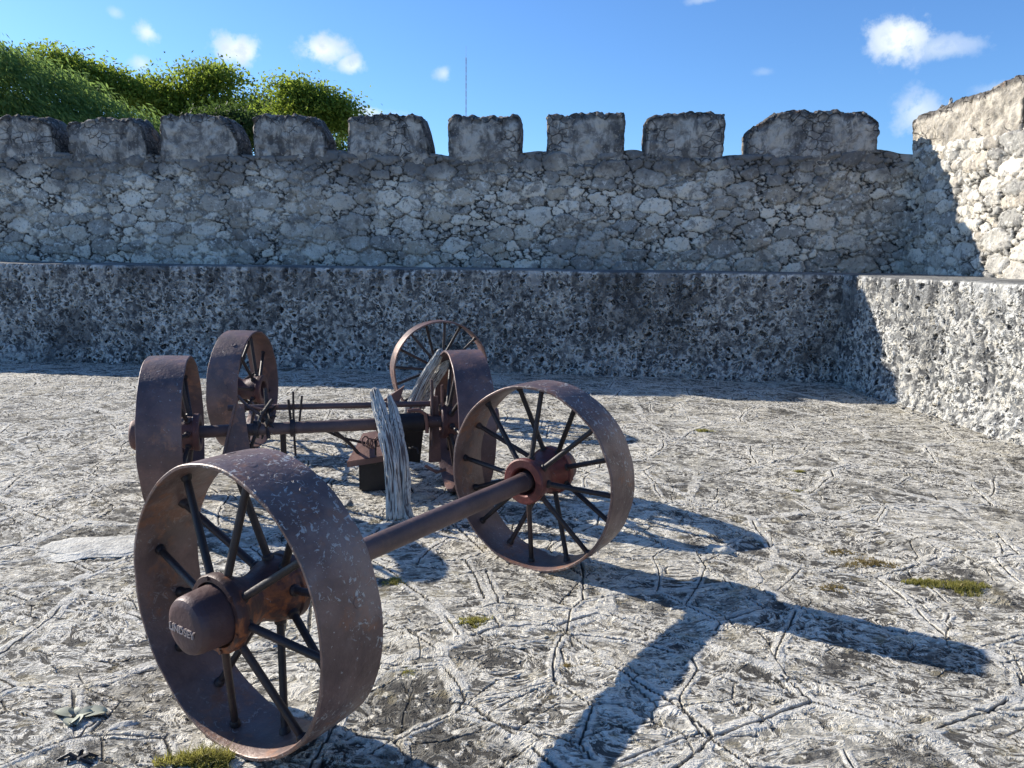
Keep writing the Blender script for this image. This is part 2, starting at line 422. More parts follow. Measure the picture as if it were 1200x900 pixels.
def bench_mat():
    m, n = mat('pitted_coral_masonry'); m.displacement_method = 'BOTH'
    p = n.pos(); zz = n.sep(p)[2]
    q = n.warp(p, 5, 0.12, 2); q = n.warp(q, 18, 0.075, 3)
    d1 = n.voro(q, 6.4, 'F1'); c1 = n.sep(n.voro(q, 6.4, 'F1', out='Color'))
    d2 = n.voro(q, 11.5, 'F1'); c2 = n.sep(n.voro(q, 11.5, 'F1', out='Color'))
    patch = n.ramp(n.noise(p, 1.6, 3, 0.6), 0.34, 0.46, 0.5, 1.0)
    on1 = n.math('GREATER_THAN', c1[0], 0.35); on2 = n.math('GREATER_THAN', c2[0], 0.2)
    ring1 = n.math('MULTIPLY', n.math('MULTIPLY', n.ramp(d1, 0.24, 0.32), n.ramp(d1, 0.56, 0.42)), on1)
    ring2 = n.math('MULTIPLY', n.math('MULTIPLY', n.ramp(d2, 0.24, 0.34), n.ramp(d2, 0.62, 0.46)), on2)
    pit1 = n.math('MULTIPLY', n.ramp(d1, 0.30, 0.16), n.math('MULTIPLY', on1, n.math('GREATER_THAN', c1[1], 0.35)))
    pit2 = n.math('MULTIPLY', n.ramp(d2, 0.34, 0.18), on2)
    brk = n.ramp(n.noise(p, 22, 3, 0.7), 0.36, 0.48)
    ring = n.math('MULTIPLY', n.math('MULTIPLY', n.math('MAXIMUM', ring1, ring2), brk), patch)
    pit = n.math('MULTIPLY', n.math('MAXIMUM', pit1, pit2), patch)
    a = n.noise(p, 3.4, 5, 0.68, 0.3); b = n.noise(p, 30, 4, 0.7)
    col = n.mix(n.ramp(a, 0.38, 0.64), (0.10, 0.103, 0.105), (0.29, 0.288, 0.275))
    col = n.mix(n.ramp(b, 0.52, 0.68, 0, 0.6), col, (0.07, 0.07, 0.072))
    col = n.mix(n.math('MULTIPLY', ring, 0.95), col, (0.66, 0.65, 0.61))
    col = n.mix(n.math('MULTIPLY', pit, 0.9), col, (0.022, 0.023, 0.026))
    # pale chips and runs of lime towards the sunny return
    x = n.sep(p)[0]
    cn12 = n.noise(p, 12, 5, 0.7, 0.5)
    col = n.mix(n.ramp(cn12, 0.47, 0.40, 0, 0.8), col, (0.035, 0.036, 0.04))
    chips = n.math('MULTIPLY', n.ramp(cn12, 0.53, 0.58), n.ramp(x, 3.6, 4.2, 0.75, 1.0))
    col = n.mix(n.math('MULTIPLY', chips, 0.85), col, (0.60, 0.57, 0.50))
    run = n.noise(n.vec('MULTIPLY', p, (9, 9, 1.1)), 1.0, 4, 0.6)
    nearlip = n.ramp(zz, 0.85, 1.25)
    col = n.mix(n.math('MULTIPLY', n.ramp(run, 0.50, 0.60, 0, 0.7), nearlip), col, (0.40, 0.40, 0.39))
    col = n.mix(n.math('MULTIPLY', n.ramp(run, 0.48, 0.40, 0, 0.75), nearlip), col, (0.06, 0.062, 0.066))
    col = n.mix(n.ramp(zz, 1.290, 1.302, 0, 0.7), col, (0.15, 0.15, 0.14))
    col = n.mix(n.ramp(n.noise(n.vec('MULTIPLY', p, (1, 1, .7)), 1.1, 5, 0.68, 0.4), 0.50, 0.62, 0, 0.62), col, (0.055, 0.056, 0.058))
    col = n.mix(n.ramp(n.noise(n.vec('ADD', p, (4, 1, 2)), 4.0, 3, 0.6), 0.60, 0.66, 0, 0.55), col, (0.22, 0.22, 0.21))
    lip = n.ramp(zz, 1.29, 1.24)
    h = n.math('ADD', n.math('MULTIPLY', ring, 0.014), n.math('MULTIPLY', a, 0.05))
    h = n.math('SUBTRACT', h, n.math('MULTIPLY', pit, 0.035))
    h = n.math('ADD', h, n.math('MULTIPLY', cn12, 0.05))
    h = n.math('ADD', h, n.math('MULTIPLY', b, 0.01))
    h = n.math('MULTIPLY', n.math('SUBTRACT', h, 0.055), n.math('ADD', n.math('MULTIPLY', lip, 0.9), 0.1))
    n.surf(col, 0.9, 0, None, disp=h, spec=0.25)
    return m


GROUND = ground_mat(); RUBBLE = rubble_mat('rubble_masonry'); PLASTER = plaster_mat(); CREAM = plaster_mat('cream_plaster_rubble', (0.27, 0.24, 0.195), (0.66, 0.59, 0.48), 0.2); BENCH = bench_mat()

# ------------------------------------------------------------------ ground
def axis(dense0, dense1, step, outs):
    a = list(np.arange(dense0, dense1, step))
    lo = [-o for o in outs if -o < dense0-0.3][::-1]; hi = [o for o in outs if o > dense1+0.3]
    return np.array(lo+a+hi)


ys = [-400, -100, -30, -10, -4, -1, 0.2, 1.0]
y = 1.1
while y < 9.9:
    ys.append(y); y += 0.0045+0.0022*max(0, y-1.3)
ys = np.array(ys+[10.4, 12, 16, 25, 50, 100, 250, 600, 1500], float)
xs = axis(-6.9, 4.9, 0.0125, [5.6, 7.3, 8, 10, 14, 25, 60, 150, 400, 1200])
XX, YY = np.meshgrid(xs, ys, indexing='ij')
P2 = np.stack([XX.ravel(), YY.ravel()], 1)
near = (np.abs(P2[:, 0]) < 8) & (P2[:, 1] > 0) & (P2[:, 1] < 11)
Z = np.where(near, 0.018*fbm(P2, 1.1, 3, 5), 0)
me = np_mesh('ground', np.column_stack([P2, Z]), grid_quads(len(xs), len(ys)))
o = link('ground', me, GROUND); tag(o, kind='structure')

# ------------------------------------------------------------------ walls
WY = -0.0954
U = Vector((math.cos(WY), math.sin(WY), 0)); NB = Vector((-U.y, U.x, 0))       # along the back wall / away from the camera
B0 = Vector((0, 9.604, 0))
LEDGE = 1.306
CORN = B0+U*(3.95/U.x)
U2 = Vector((0.30, -3.08, 0)).normalized(); N2 = Vector((-U2.y, U2.x, 0))      # along the right wall towards the camera / outwards
if N2.x < 0: N2 = -N2
SET = 1.29; SET2 = 1.42
W0 = B0+NB*SET                                                               # upper back wall face
RW0 = CORN+N2*SET2                                                           # upper right wall face
# corner of both upper faces
A_ = np.array([[U.x, -U2.x], [U.y, -U2.y]]); b_ = np.array([RW0.x-W0.x, RW0.y-W0.y])
sC, tC = np.linalg.solve(A_, b_); UC = W0+U*sC


def on_face(px, py, P0, u, nrm):
    d = FW+RT*((px-600)/F)+UP*((450-py)/F)
    t = (P0-CAMP).dot(nrm)/d.dot(nrm); q = CAMP+d*t
    return (q-P0).dot(u), q.z


def rubble_field(su, zv, seed, big=0.15):
    """additively weighted cells: tone, joint, height for points (s,z)"""
    rnd = random.Random(seed)
    s0, s1, z0, z1 = su.min()-.3, su.max()+.3, zv.min()-.3, zv.max()+.3
    area = (s1-s0)*(z1-z0); seeds = []
    grid = {}
    def ok(s, z, r, f):
        gi, gj = int(s//.4), int(z//.4)
        for a in (-1, 0, 1):
            for b in (-1, 0, 1):
                for (s_, z_, r_) in grid.get((gi+a, gj+b), ()):
                    if math.hypot((s-s_)*.72, (z-z_)*1.3) < (r+r_)*f: return False
        return True
    for rr, cnt, f in (((.11, .18), 9, .86), ((.065, .10), 30, .82), ((.03, .05), 60, .9), ((.010, .020), 110, 1.0)):
        for _ in range(int(area*cnt*2.2)):
            s, z, r = rnd.uniform(s0, s1), rnd.uniform(z0, z1), rnd.uniform(*rr)
            if ok(s, z, r, f):
                seeds.append((s, z, r)); grid.setdefault((int(s//.4), int(z//.4)), []).append((s, z, r))
    S = np.array(seeds); tones = np.array([rnd.random() for _ in seeds]); lift = np.array([rnd.random() for _ in seeds])
    kd = kdtree.KDTree(len(S))
    for i, (s, z, r) in enumerate(seeds): kd.insert((s*.72, z*1.3, 0), i)
    kd.balance()
    Pw = np.stack([su, zv], 1)
    wx = su+0.075*fbm(Pw, 8, 5, seed+1, .7); wz = zv+0.06*fbm(Pw, 8, 5, seed+2, .7)
    n = len(su); idx = np.empty((n, 14), int); dd = np.empty((n, 14))
    for i in range(n):
        f = kd.find_n((wx[i]*.72, wz[i]*1.3, 0), 14)
        idx[i] = [q[1] for q in f]; dd[i] = [q[2] for q in f]
    d = dd-S[idx, 2]*.8
    o = np.argsort(d, 1); r_ = np.arange(n)
    i1 = idx[r_, o[:, 0]]; g = (d[r_, o[:, 1]]-d[r_, o[:, 0]])*.5
    joint = np.clip(g/0.028, 0, 1)
    R1 = S[i1, 2]
    bulge = np.clip(g/(0.10*R1+0.010), 0, 1)**.6
    h = bulge*(0.030+0.05*R1)+lift[i1]*0.035+0.03*fbm(Pw, 5, 4, seed+21, .6)+bulge*.25*np.clip(R1, 0, .15)*(lift[i1]-.5)*(zv-S[i1, 1])/.1-0.04
    return tones[i1], joint, h


def rubble_wall(name, P0, u, nrm, sarr, z0, top, thick, seed, parent=None, stk=1.0):
    """a wall whose near face stands in P0+u*s; wraps over the top and down the back"""
    step = 0.0145
    zf = np.arange(z0, top(0)+0.0001, step)
    nf = len(zf); tb = np.arange(step*2, thick, 0.04)
    SS, ZZ = np.meshgrid(sarr, zf, indexing='ij')
    tp = np.array([top(s) for s in sarr])
    ZZ = z0+(ZZ-z0)*((tp[:, None]-z0)/(top(0)-z0))
    s_, z_ = SS.ravel(), ZZ.ravel()
    tone, joint, h = rubble_field(s_, z_, seed)
    Pw = np.stack([s_, z_], 1)
    h = h+0.03*fbm(Pw, 0.9, 3, seed+5)
    u3, n3 = np.array(u), np.array(nrm); P3 = np.array(P0)
    edge = np.clip((tp[:, None]-ZZ)/0.05, 0, 1).ravel()
    h = h-0.03*(1-edge)**2
    front = P3+s_[:, None]*u3+np.column_stack([0*s_, 0*s_, z_])-h[:, None]*n3
    stain = np.clip((z_-2.25)/0.6, 0, 1)
    nu = len(sarr); front = front.reshape(nu, nf, 3)
    # top and back
    rows = []; tn = []
    for t in list(tb)+[thick, thick]:
        q = P3+sarr[:, None]*u3+t*n3
        zz = tp+0.02*fbm(np.column_stack([sarr, 0*sarr+t]), 6, 3, seed+9)
        rows.append(np.column_stack([q[:, 0], q[:, 1], zz]))
    rows[-1] = rows[-1].copy(); rows[-1][:, 2] = -0.2
    V = np.concatenate([front, np.stack(rows, 1)], 1); nv = V.shape[1]
    def ext(a, val):
        return np.concatenate([a.reshape(nu, nf), np.full((nu, nv-nf), val)], 1).ravel()
    me = np_mesh(name, V.reshape(-1, 3), grid_quads(nu, nv, True), {'tone': ext(tone, .3), 'joint': ext(joint, 1.), 'stain': ext(stain*stk, 1.0*stk)})
    o = link(name, me, RUBBLE, parent)
    me.polygons.foreach_get  # keep reference style simple
    return o


def fix_normals(o, toward):
    me = o.data
    i = len(me.polygons)//2
    c = [p.normal.dot(toward) for p in list(me.polygons)[0:2000:50]]
    if sum(c) < 0: me.flip_normals()


def crenel_top(s):
    return 2.87+0.035*math.sin(s*1.7)+0.03*math.sin(s*4.3+1)


# crenel floor height from the picture
sL = -9.2
wall = empty('parapet_wall', tuple(W0)); wall.rotation_euler = (0, 0, 0)
tag(wall, 'long grey rubble stone parapet with a row of merlons behind the carriage wheels', 'wall')
inv = Matrix.Translation(W0).inverted()


def reparent(o, par):
    o.parent = par; o.matrix_parent_inverse = Matrix.Translation(par.location).inverted()
    return o


sarr = np.arange(sL, sC+0.3, 0.0145)
o = rubble_wall('masonry', W0, U, NB, sarr, LEDGE-0.1, crenel_top, 0.55, 11); fix_normals(o, -NB); reparent(o, wall)

rwall = empty('parapet_wall', tuple(UC))
tag(rwall, 'sunlit rubble stone parapet at right standing higher than the long shaded one', 'wall')
t_end = 9.5
tarr = np.concatenate([np.arange(0.0, 3.6, 0.0145), np.arange(3.64, t_end, 0.05)])
o = rubble_wall('masonry', UC, U2, N2, tarr, LEDGE-0.1, lambda s: 2.92+0.03*math.sin(s*3), 0.55, 23, stk=0.0); fix_normals(o, -N2); reparent(o, rwall)


def merlon(P0, u, nrm, outline, zbase, thick, seed, parent, proud=0.0, step=0.02, m=None):
    """rough plastered block; outline = list of (s, ztop)"""
    s0, s1 = outline[0][0], outline[-1][0]
    so_, zo_ = [a for a, b in outline], [b for a, b in outline]
    nx = max(8, int((s1-s0)/step)); nz = max(8, int((max(zo_)-zbase)/step)); ny = max(6, int(thick/0.035))
    pts = {}; V = []; Q = []
    def vid(i, j, k):
        key = (i, j, k)
        if key not in pts: pts[key] = len(V); V.append((i/nx, j/ny, k/nz))
        return pts[key]
    for i in range(nx):
        for k in range(nz):
            Q.append((vid(i, 0, k), vid(i+1, 0, k), vid(i+1, 0, k+1), vid(i, 0, k+1)))
            Q.append((vid(i, ny, k), vid(i, ny, k+1), vid(i+1, ny, k+1), vid(i+1, ny, k)))
    for j in range(ny):
        for k in range(nz):
            Q.append((vid(0, j, k), vid(0, j, k+1), vid(0, j+1, k+1), vid(0, j+1, k)))
            Q.append((vid(nx, j, k), vid(nx, j+1, k), vid(nx, j+1, k+1), vid(nx, j, k+1)))
        for i in range(nx):
            Q.append((vid(i, j, nz), vid(i+1, j, nz), vid(i+1, j+1, nz), vid(i, j+1, nz)))
    V = np.array(V); a, b, c = V.T
    s = s0+a*(s1-s0); zt = np.interp(s, so_, zo_)
    zt = zt+0.05*fbm(np.column_stack([s*1.0, b*thick]), 7, 4, seed, .6)+0.03*fbm(np.column_stack([s, b*thick]), 19, 2, seed+3)
    z = zbase+c*(zt-zbase)
    # rounding of the vertical and top edges
    dx = np.minimum(s-s0, s1-s); dz = zt-z; dy = np.minimum(b, 1-b)*thick
    rr = 0.03
    yy = b*thick
    def cor(p, q): return np.clip(1-p/rr, 0, 1)**2*np.clip(1-q/rr, 0, 1)**2
    inset = 0.012*(cor(dx, dy*1)+cor(dz, dy))
    P3w = np.column_stack([s, yy*1.0, z])
    dep = 0.045*fbm(P3w, 3.5, 5, seed+7, .6)+0.022*fbm(P3w, 16, 3, seed+8)
    rough = np.clip(1-dz/0.12, 0, 1)+np.clip(1-dx/0.07, 0, 1)*.7
    dep = dep+rough*0.05*fbm(P3w, 14, 3, seed+9)-rough*0.008
    cx, cy = (s0+s1)/2, thick/2
    sgy = np.where(b < .02, -1, np.where(b > .98, 1, 0)); sgx = np.where(a < .01, -1, np.where(a > .99, 1, 0))
    low = np.clip(1-(z-zbase)/0.22, 0, 1)
    yy = yy+sgy*(dep-inset)-proud+0.05*low*(b < .5)
    s2 = s+sgx*(dep*0.4-inset)
    z = z-0.03*cor(dx, 0*dx)*0-np.where(c > .97, 0.02*np.clip(1-dx/rr, 0, 1)**2+0.015*np.clip(1-dy/rr, 0, 1)**2, 0)
    P = np.array(P0)+s2[:, None]*np.array(u)+yy[:, None]*np.array(nrm); P[:, 2] = z
    me = np_mesh('merlon', P, np.array(Q), {'rough_edge': rough})
    bm = bmesh.new(); bm.from_mesh(me); bmesh.ops.recalc_face_normals(bm, faces=bm.faces); bm.to_mesh(me); bm.free()
    if max((p.normal.z for p in me.polygons)) < 0.5: me.flip_normals()
    o = link('merlon', me, m or PLASTER); reparent(o, parent)
    return o


# outlines (picture x, picture y of the top edge) read off the front face
MER = [
    [(-95, 138), (-70, 137), (-45, 138), (-40, 150)],
    [(-30, 139), (0, 137), (45, 136), (56, 143), (63, 158), (66, 172)],
    [(77, 146), (95, 141), (120, 138), (152, 137), (163, 146), (170, 162), (173, 176)],
    [(185, 140), (192, 135), (235, 134), (258, 135), (268, 142), (276, 158), (280, 174)],
    [(295, 137), (305, 134), (350, 134), (366, 137), (375, 148), (382, 162)],
    [(406, 137), (414, 135), (470, 134), (492, 136), (498, 152), (503, 172)],
    [(524, 138), (530, 135), (570, 136), (606, 135), (610, 138)],
    [(641, 135), (660, 134), (690, 133), (733, 132)],
    [(756, 142), (770, 133), (800, 133), (835, 130), (851, 133)],
    [(878, 152), (888, 146), (910, 131), (940, 130), (985, 130), (1012, 131), (1028, 138), (1032, 145)],
]
for i, ol in enumerate(MER):
    pts = [on_face(px, py, W0, U, NB) for px, py in ol]
    mo = merlon(W0, U, NB, pts, 2.62, 0.50, 40+i*7, wall)
# right wall merlons: one big one by the corner, another beyond
c0 = on_face(1072, 127, UC, U2, N2)[0]
ol = [(c0, 3.33), (c0+.3, 3.37), (c0+.8, 3.40), (c0+1.35, 3.42), (c0+1.75, 3.47), (c0+1.95, 3.42)]
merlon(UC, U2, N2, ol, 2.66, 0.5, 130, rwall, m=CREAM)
s_ = c0+2.25
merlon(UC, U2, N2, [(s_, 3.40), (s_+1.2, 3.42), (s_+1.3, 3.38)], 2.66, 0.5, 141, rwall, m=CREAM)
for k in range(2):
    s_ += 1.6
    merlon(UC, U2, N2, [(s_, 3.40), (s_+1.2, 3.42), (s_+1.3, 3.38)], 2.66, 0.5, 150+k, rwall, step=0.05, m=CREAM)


def ledge(name, P0, u, nrm, sarr, depth, step=0.0145):
    zf = np.arange(-0.15, LEDGE-0.02, step); nf = len(zf)
    prof = [(0.0, z) for z in zf]+[(0.003, LEDGE-0.012), (0.012, LEDGE-0.003), (0.03, LEDGE)]+[(t, LEDGE) for t in np.arange(0.06, depth+0.1, 0.05)]
    prof = np.array(prof)
    S = sarr[:, None]; nu = len(sarr); nv = len(prof)
    w_ = 0.028*fbm(np.column_stack([np.repeat(sarr, nv), np.tile(prof[:, 1], nu)]), 1.2, 3, 77).reshape(nu, nv)
    foot = np.clip(1-np.maximum(prof[:, 1], 0)/0.25, 0, 1)[None, :]*(0.05+0.06*vnoise(np.column_stack([sarr*3.0, 0*sarr]), 3)[:, None])
    off = prof[None, :, 0]-foot+w_
    V = np.array(P0)+S[:, :, None]*np.array(u)+off[:, :, None]*np.array(nrm)
    V[:, :, 2] = prof[None, :, 1]+0.008*vnoise(np.column_stack([sarr*2.2, 0*sarr]), 9)[:, None]
    me = np_mesh(name, V.reshape(-1, 3), grid_quads(nu, nv, True))
    o = link(name, me, BENCH); fix_normals(o, -nrm)
    return o


sCb = (CORN-B0).dot(U)
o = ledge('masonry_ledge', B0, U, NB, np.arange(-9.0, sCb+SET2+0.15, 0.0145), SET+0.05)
tag(o, 'long dark pitted stone ledge in shade running below the back parapet', 'stone ledge')
sa = np.concatenate([np.arange(-SET-0.1, 3.9, 0.0145), np.arange(3.95, 10, 0.06)])
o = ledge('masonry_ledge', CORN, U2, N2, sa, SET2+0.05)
tag(o, 'pale sunlit pitted stone ledge at right meeting the shaded one in the corner', 'stone ledge')

# small chip of stone standing on the high right merlon
def rock(name, loc, size, seed, m, sub=3, flat=1.0):
    bm = bmesh.new(); bmesh.ops.create_icosphere(bm, subdivisions=sub, radius=1)
    for v in bm.verts:
        d = 1+0.35*mn.fractal(v.co*1.3+Vector((seed, 0, 0)), 1, 2, 3)+0.1*mn.noise(v.co*6+Vector((seed, 3, 0)))
        v.co = Vector((v.co.x*size[0], v.co.y*size[1], v.co.z*size[2]))*d
    o = bm_obj(name, bm, m, None, True, 50); o.location = loc
    o.rotation_euler = (0, 0, seed)
    return o


# ------------------------------------------------------------------ wheels
RW, WW = 0.45, 0.225


def text_mesh(txt, size, depth):
    cu = bpy.data.curves.new('lettering', 'FONT'); cu.body = txt; cu.size = size; cu.extrude = depth
    cu.align_x = 'CENTER'; cu.align_y = 'CENTER'; cu.offset = size*0.02
    to = bpy.data.objects.new('lettering', cu); COL.objects.link(to)
    bpy.context.view_layer.update()
    me = bpy.data.meshes.new_from_object(to.evaluated_get(bpy.context.evaluated_depsgraph_get()))
    bpy.data.objects.remove(to); return me


def rim_mesh(seed, width=WW, R=RW):
    bm = bmesh.new()
    h = width/2; t = 0.013
    prof = [(-h, R-0.003), (-h+0.003, R), (-h*.5, R+0.0015), (0, R+0.002), (h*.5, R+0.0015), (h-0.003, R), (h, R-0.003), (h, R-t+.002), (h-0.003, R-t), (0, R-t+.001), (-h+0.003, R-t), (-h, R-t+.002)]
    lathe_bm(bm, prof, 120, closed=True)
    for v in bm.verts:
        r = Vector((0, v.co.y, v.co.z)); rd = r.normalized()
        q = Vector((v.co.x*2, rd.y*2, rd.z*2))+Vector((seed, seed*2, 0))
        k = 0.005*mn.noise(q*1.5)+0.0012*mn.noise(q*6)
        v.co += rd*k; v.co.x += 0.0025*mn.noise(q*2+Vector((5, 5, 5)))
    return bm


def add_bump(bm, c, axis_, r, hgt, seg=14):
    """low oval rivet head standing on a surface"""
    axis_ = axis_.normalized(); a = axis_.orthogonal().normalized(); b = axis_.cross(a)
    rings = []
    for rr, hh in ((r, 0), (r*.95, hgt*.7), (r*.6, hgt), (r*.45, hgt*.55)):
        rings.append([bm.verts.new(c+axis_*(hh-0.0008)+(a*math.cos(q)+b*math.sin(q))*rr) for q in (2*math.pi*k/seg for k in range(seg))])
    for r0, r1 in zip(rings, rings[1:]):
        for k in range(seg): bm.faces.new((r0[k], r0[(k+1) % seg], r1[(k+1) % seg], r1[k]))
    bm.faces.new(rings[-1])


def wheel(parent, loc, yaw, side, spin, seed, m_rim, m_hub, cap=True, hole=True, lettering=False, width=WW, pitch=0.0, top=False, hubscale=1.0, m_cap=None):
    """side = +1: outer face looks along +X of the wheel. returns the rim (a part) or, if top, the thing"""
    rot = Matrix.Rotation(yaw, 4, 'Z') @ Matrix.Rotation(pitch, 4, 'Y')
    def place(o):
        o.matrix_local = Matrix.Translation(loc) @ rot if not top else Matrix.Identity(4)
        return o
    if top:
        root = empty('cartwheel', loc); root.rotation_euler = (0, pitch, yaw)
        holder = root
    bm = rim_mesh(seed, width)
    hx = 0.1*hubscale
    sx = 0.028*width/WW
    for k in range(16):
        ang = spin+2*math.pi*k/16; s = 1 if k % 2 else -1
        rd = Vector((0, math.cos(ang), math.sin(ang)))
        add_bump(bm, Vector((s*sx, 0, 0))+rd*(RW+0.0015), rd, 0.018, 0.0016)
    if top:
        rim = bm_obj('rim', bm, m_rim, root)
    else:
        rim = bm_obj('wheel', bm, m_rim, parent); rim.matrix_local = Matrix.Translation(loc) @ rot
        holder = rim
    for k in range(16):
        ang = spin+2*math.pi*k/16; s = 1 if k % 2 else -1
        rd = Vector((0, math.cos(ang), math.sin(ang)))
        p0 = Vector((s*hx*0.92, 0, 0))+rd*0.085*hubscale; p1 = Vector((s*sx, 0, 0))+rd*(RW-0.010)
        d = p1-p0; bm = bmesh.new()
        tube_bm(bm, [p0, p0+d*.03, p0+d*.04, p0+d*.07, p0+d*.085, p0+d*.5, p0+d*.94, p0+d*.955, p1],
                [.021, .021, .0195, .0185, .0125, .0122, .012, .016, .018], 12)
        bm_obj('spoke', bm, SPOKE, holder)
    g = side
    bm = bmesh.new()
    S = hubscale
    prof = [(g*-.145, .066), (g*-.15, .072), (g*-.15, .104), (g*-.143, .110), (g*-.118, .110), (g*-.112, .104), (g*-.07, .098), (g*-.03, .080), (g*0, .074), (g*.03, .080), (g*.07, .104),
            (g*.088, .109), (g*.092, .119), (g*.118, .120), (g*.125, .116), (g*.126, .100), (g*.10, .098), (g*.10, .0)]
    if hole: prof = [(g*-.06, 0.0), (g*-.06, .062), (g*-.14, .064)]+prof
    else: prof = [(g*-.145, 0)]+prof
    lathe_bm(bm, [(x*S, r*S) for x, r in prof], 48)
    for k in range(6):                       # flange lugs
        q = 2*math.pi*(k+.3)/6
        tube_bm(bm, [(g*.088*S, .111*S*math.cos(q), .111*S*math.sin(q)), (g*.131*S, .111*S*math.cos(q), .111*S*math.sin(q))], .007, 8)
    bm_obj('hub', bm, m_hub, holder)
    if cap:
        bm = bmesh.new()
        prof = [(g*.098, .093), (g*.19, .088), (g*.208, .086), (g*.219, .080), (g*.2255, .069), (g*.2275, .055), (g*.2275, .0)]
        if g < 0: pass
        lathe_bm(bm, prof, 48)
        mats = [m_cap or CAP]
        if lettering:
            tm = text_mesh('LINDSEY', 0.031, 0.0035)
            mats.append(LETTER)
            # the text lies in its XY plane: x -> horizontal across the cap, y -> up, facing outwards
            out = Vector((g, 0, 0)); upv = Vector((0, 0, 1)); rightv = upv.cross(out)
            Mx = Matrix((rightv, upv, out)).transposed().to_4x4(); Mx.translation = Vector((g*.2290, 0, -0.006))
            n0 = len(bm.faces); tm.transform(Mx); bm.from_mesh(tm)
            bm.faces.ensure_lookup_table()
            for f in list(bm.faces)[n0:]: f.material_index = 0
            bm.faces.ensure_lookup_table()
            for f in list(bm.faces)[n0:]:
                # whole letters pale, a colour standing in for sunlit edges
                f.material_index = 1
            bpy.data.meshes.remove(tm)
            me = bpy.data.meshes.new('hub_cap'); bm.to_mesh(me); bm.free()
            co = link('hub_cap', me, mats, holder, True)
            me.set_sharp_from_angle(angle=R_(30))
        else:
            bm_obj('hub_cap', bm, mats, holder)
    return root if top else rim


def axv(yaw): return Vector((math.cos(yaw), math.sin(yaw), 0))


# front wheelset
YA = 0.9742; aF = axv(YA); mF = Vector((-0.3265, 2.8739, 0.447)); HALF = 0.8315
front = empty('wheelset', (mF.x, mF.y, 0))
tag(front, 'front pair of rusty iron wheels on one bare axle, nearest the camera', 'wheels and axle')
loc = lambda p: Vector(p)-Vector(front.location)
wheel(front, loc(mF-aF*HALF), YA, -1, 0.16, 3.1, RIM, HUBA, lettering=True)
wheel(front, loc(mF+aF*HALF), YA, 1, 0.05, 7.7, RIM, HUBB)
bm = bmesh.new()
tube_bm(bm, [loc(mF+aF*t) for t in (-HALF+.02, -.6, -.3, 0, .3, HALF-.02)], [.0425, .0425, .0425, .043, .0425, .0425], 28)
tube_bm(bm, [loc(mF+aF*(HALF-.16)), loc(mF+aF*(HALF-.06))], .046, 28)
bm_obj('axle', bm, AXLE, front)

# rear wheelset
YC = 0.261; aR = axv(YC); mR = Vector((-1.142, 4.546, 0.447)); HALFR = 0.86
rear = empty('wheelset', (mR.x, mR.y, 0))
tag(rear, 'rear pair of iron wheels on an axle cluttered with rods, brackets and chain', 'wheels and axle')
locr = lambda p: Vector(p)-Vector(rear.location)
wheel(rear, locr(mR-aR*HALFR), YC, -1, 0.3, 11.3, RIM2, HUBC, m_cap=PLATE)
wheel(rear, locr(mR+aR*HALFR), YC, 1, 0.12, 15.9, RIM2, HUBC)
bm = bmesh.new()
tube_bm(bm, [locr(mR+aR*t) for t in (-HALFR+.02, -.4, 0, .4, HALFR-.02)], .037, 24)
bm_obj('axle', bm, AXLE, rear)
upZ = Vector((0, 0, 1)); nR = Vector((-aR.y, aR.x, 0))


def rp(t, dz=0, dn=0): return locr(mR+aR*t+upZ*dz+nR*dn)


def rodpart(name, pts, r, m=AXLE, seg=10):
    bm = bmesh.new(); tube_bm(bm, pts, r, seg); return bm_obj(name, bm, m, rear)


rodpart('tie_rod', [rp(-.56, .125, .06), rp(-.2, .118, .06), rp(.2, .112, .06), rp(.70, .104, .06)], .0185, AXLE, 14)
rodpart('sleeve', [rp(.36), rp(.37), rp(.60), rp(.61)], [.052, .060, .060, .052], BLACK, 20)
# tapering side plate by the left wheel
bm = bmesh.new()
a0, a1, a2, a3 = rp(-.50, .17, -.05), rp(-.46, .17, -.05), rp(-.42, -.22, -.12), rp(-.60, -.22, -.12)
plate_bm(bm, [a0, a1, a2, a3], .014); plate_bm(bm, [a0+aR*-.012, a0, a3, a3+aR*-.012], .05)
bm_obj('side_plate', bm, RIM2, rear, True, 30)
bm = bmesh.new()
b0, b1, b2, b3 = rp(.655, .16, .02), rp(.70, .16, .02), rp(.72, -.27, .02), rp(.64, -.27, .02)
plate_bm(bm, [b0, b1, b2, b3], .016)
bm_obj('side_plate', bm, RIM2, rear, True, 30)
# bent hose-like bracket by the right wheel
rodpart('bent_rod', [rp(.50, .085, -.05), rp(.57, .09, -.05), rp(.61, .06, -.05), rp(.62, -.02, -.05), rp(.62, -.06, -.05)], .012, PLATE)
rodpart('upright_rod', [rp(.66, .27, .0), rp(.665, .02, .0), rp(.66, -.16, .0)], .010, AXLE)
rodpart('upright_rod', [rp(.72, .24, -.03), rp(.72, .03, -.03)], .008, PLATE)
rodpart('upright_rod', [rp(-.18, .22, .02), rp(-.185, .0, .02), rp(-.18, -.18, .02)], .007, SPOKE)
rodpart('upright_rod', [rp(-.13, .19, .03), rp(-.15, .03, .03)], .007, SPOKE)
rodpart('upright_rod', [rp(-.21, .17, .03), rp(-.20, .03, .03)], .008, SPOKE)
rodpart('brace_rod', [rp(-.34, .24, .05), rp(-.335, .08, .0), rp(-.33, -.05, -.04)], .012, SPOKE)
rodpart('brace_rod', [rp(-.50, .20, .05), rp(-.44, .13, .03), rp(-.36, .08, .0), rp(-.30, .02, -.02)], .009, AXLE)
rodpart('brace_rod', [rp(-.30, .18, .0), rp(-.36, .10, -.03), rp(-.44, -.12, -.04)], .011, SPOKE)
rodpart('brace_rod', [rp(-.43, .145, .0), rp(-.36, .12, .0), rp(-.27, .14, .02)], .007, PLATE)
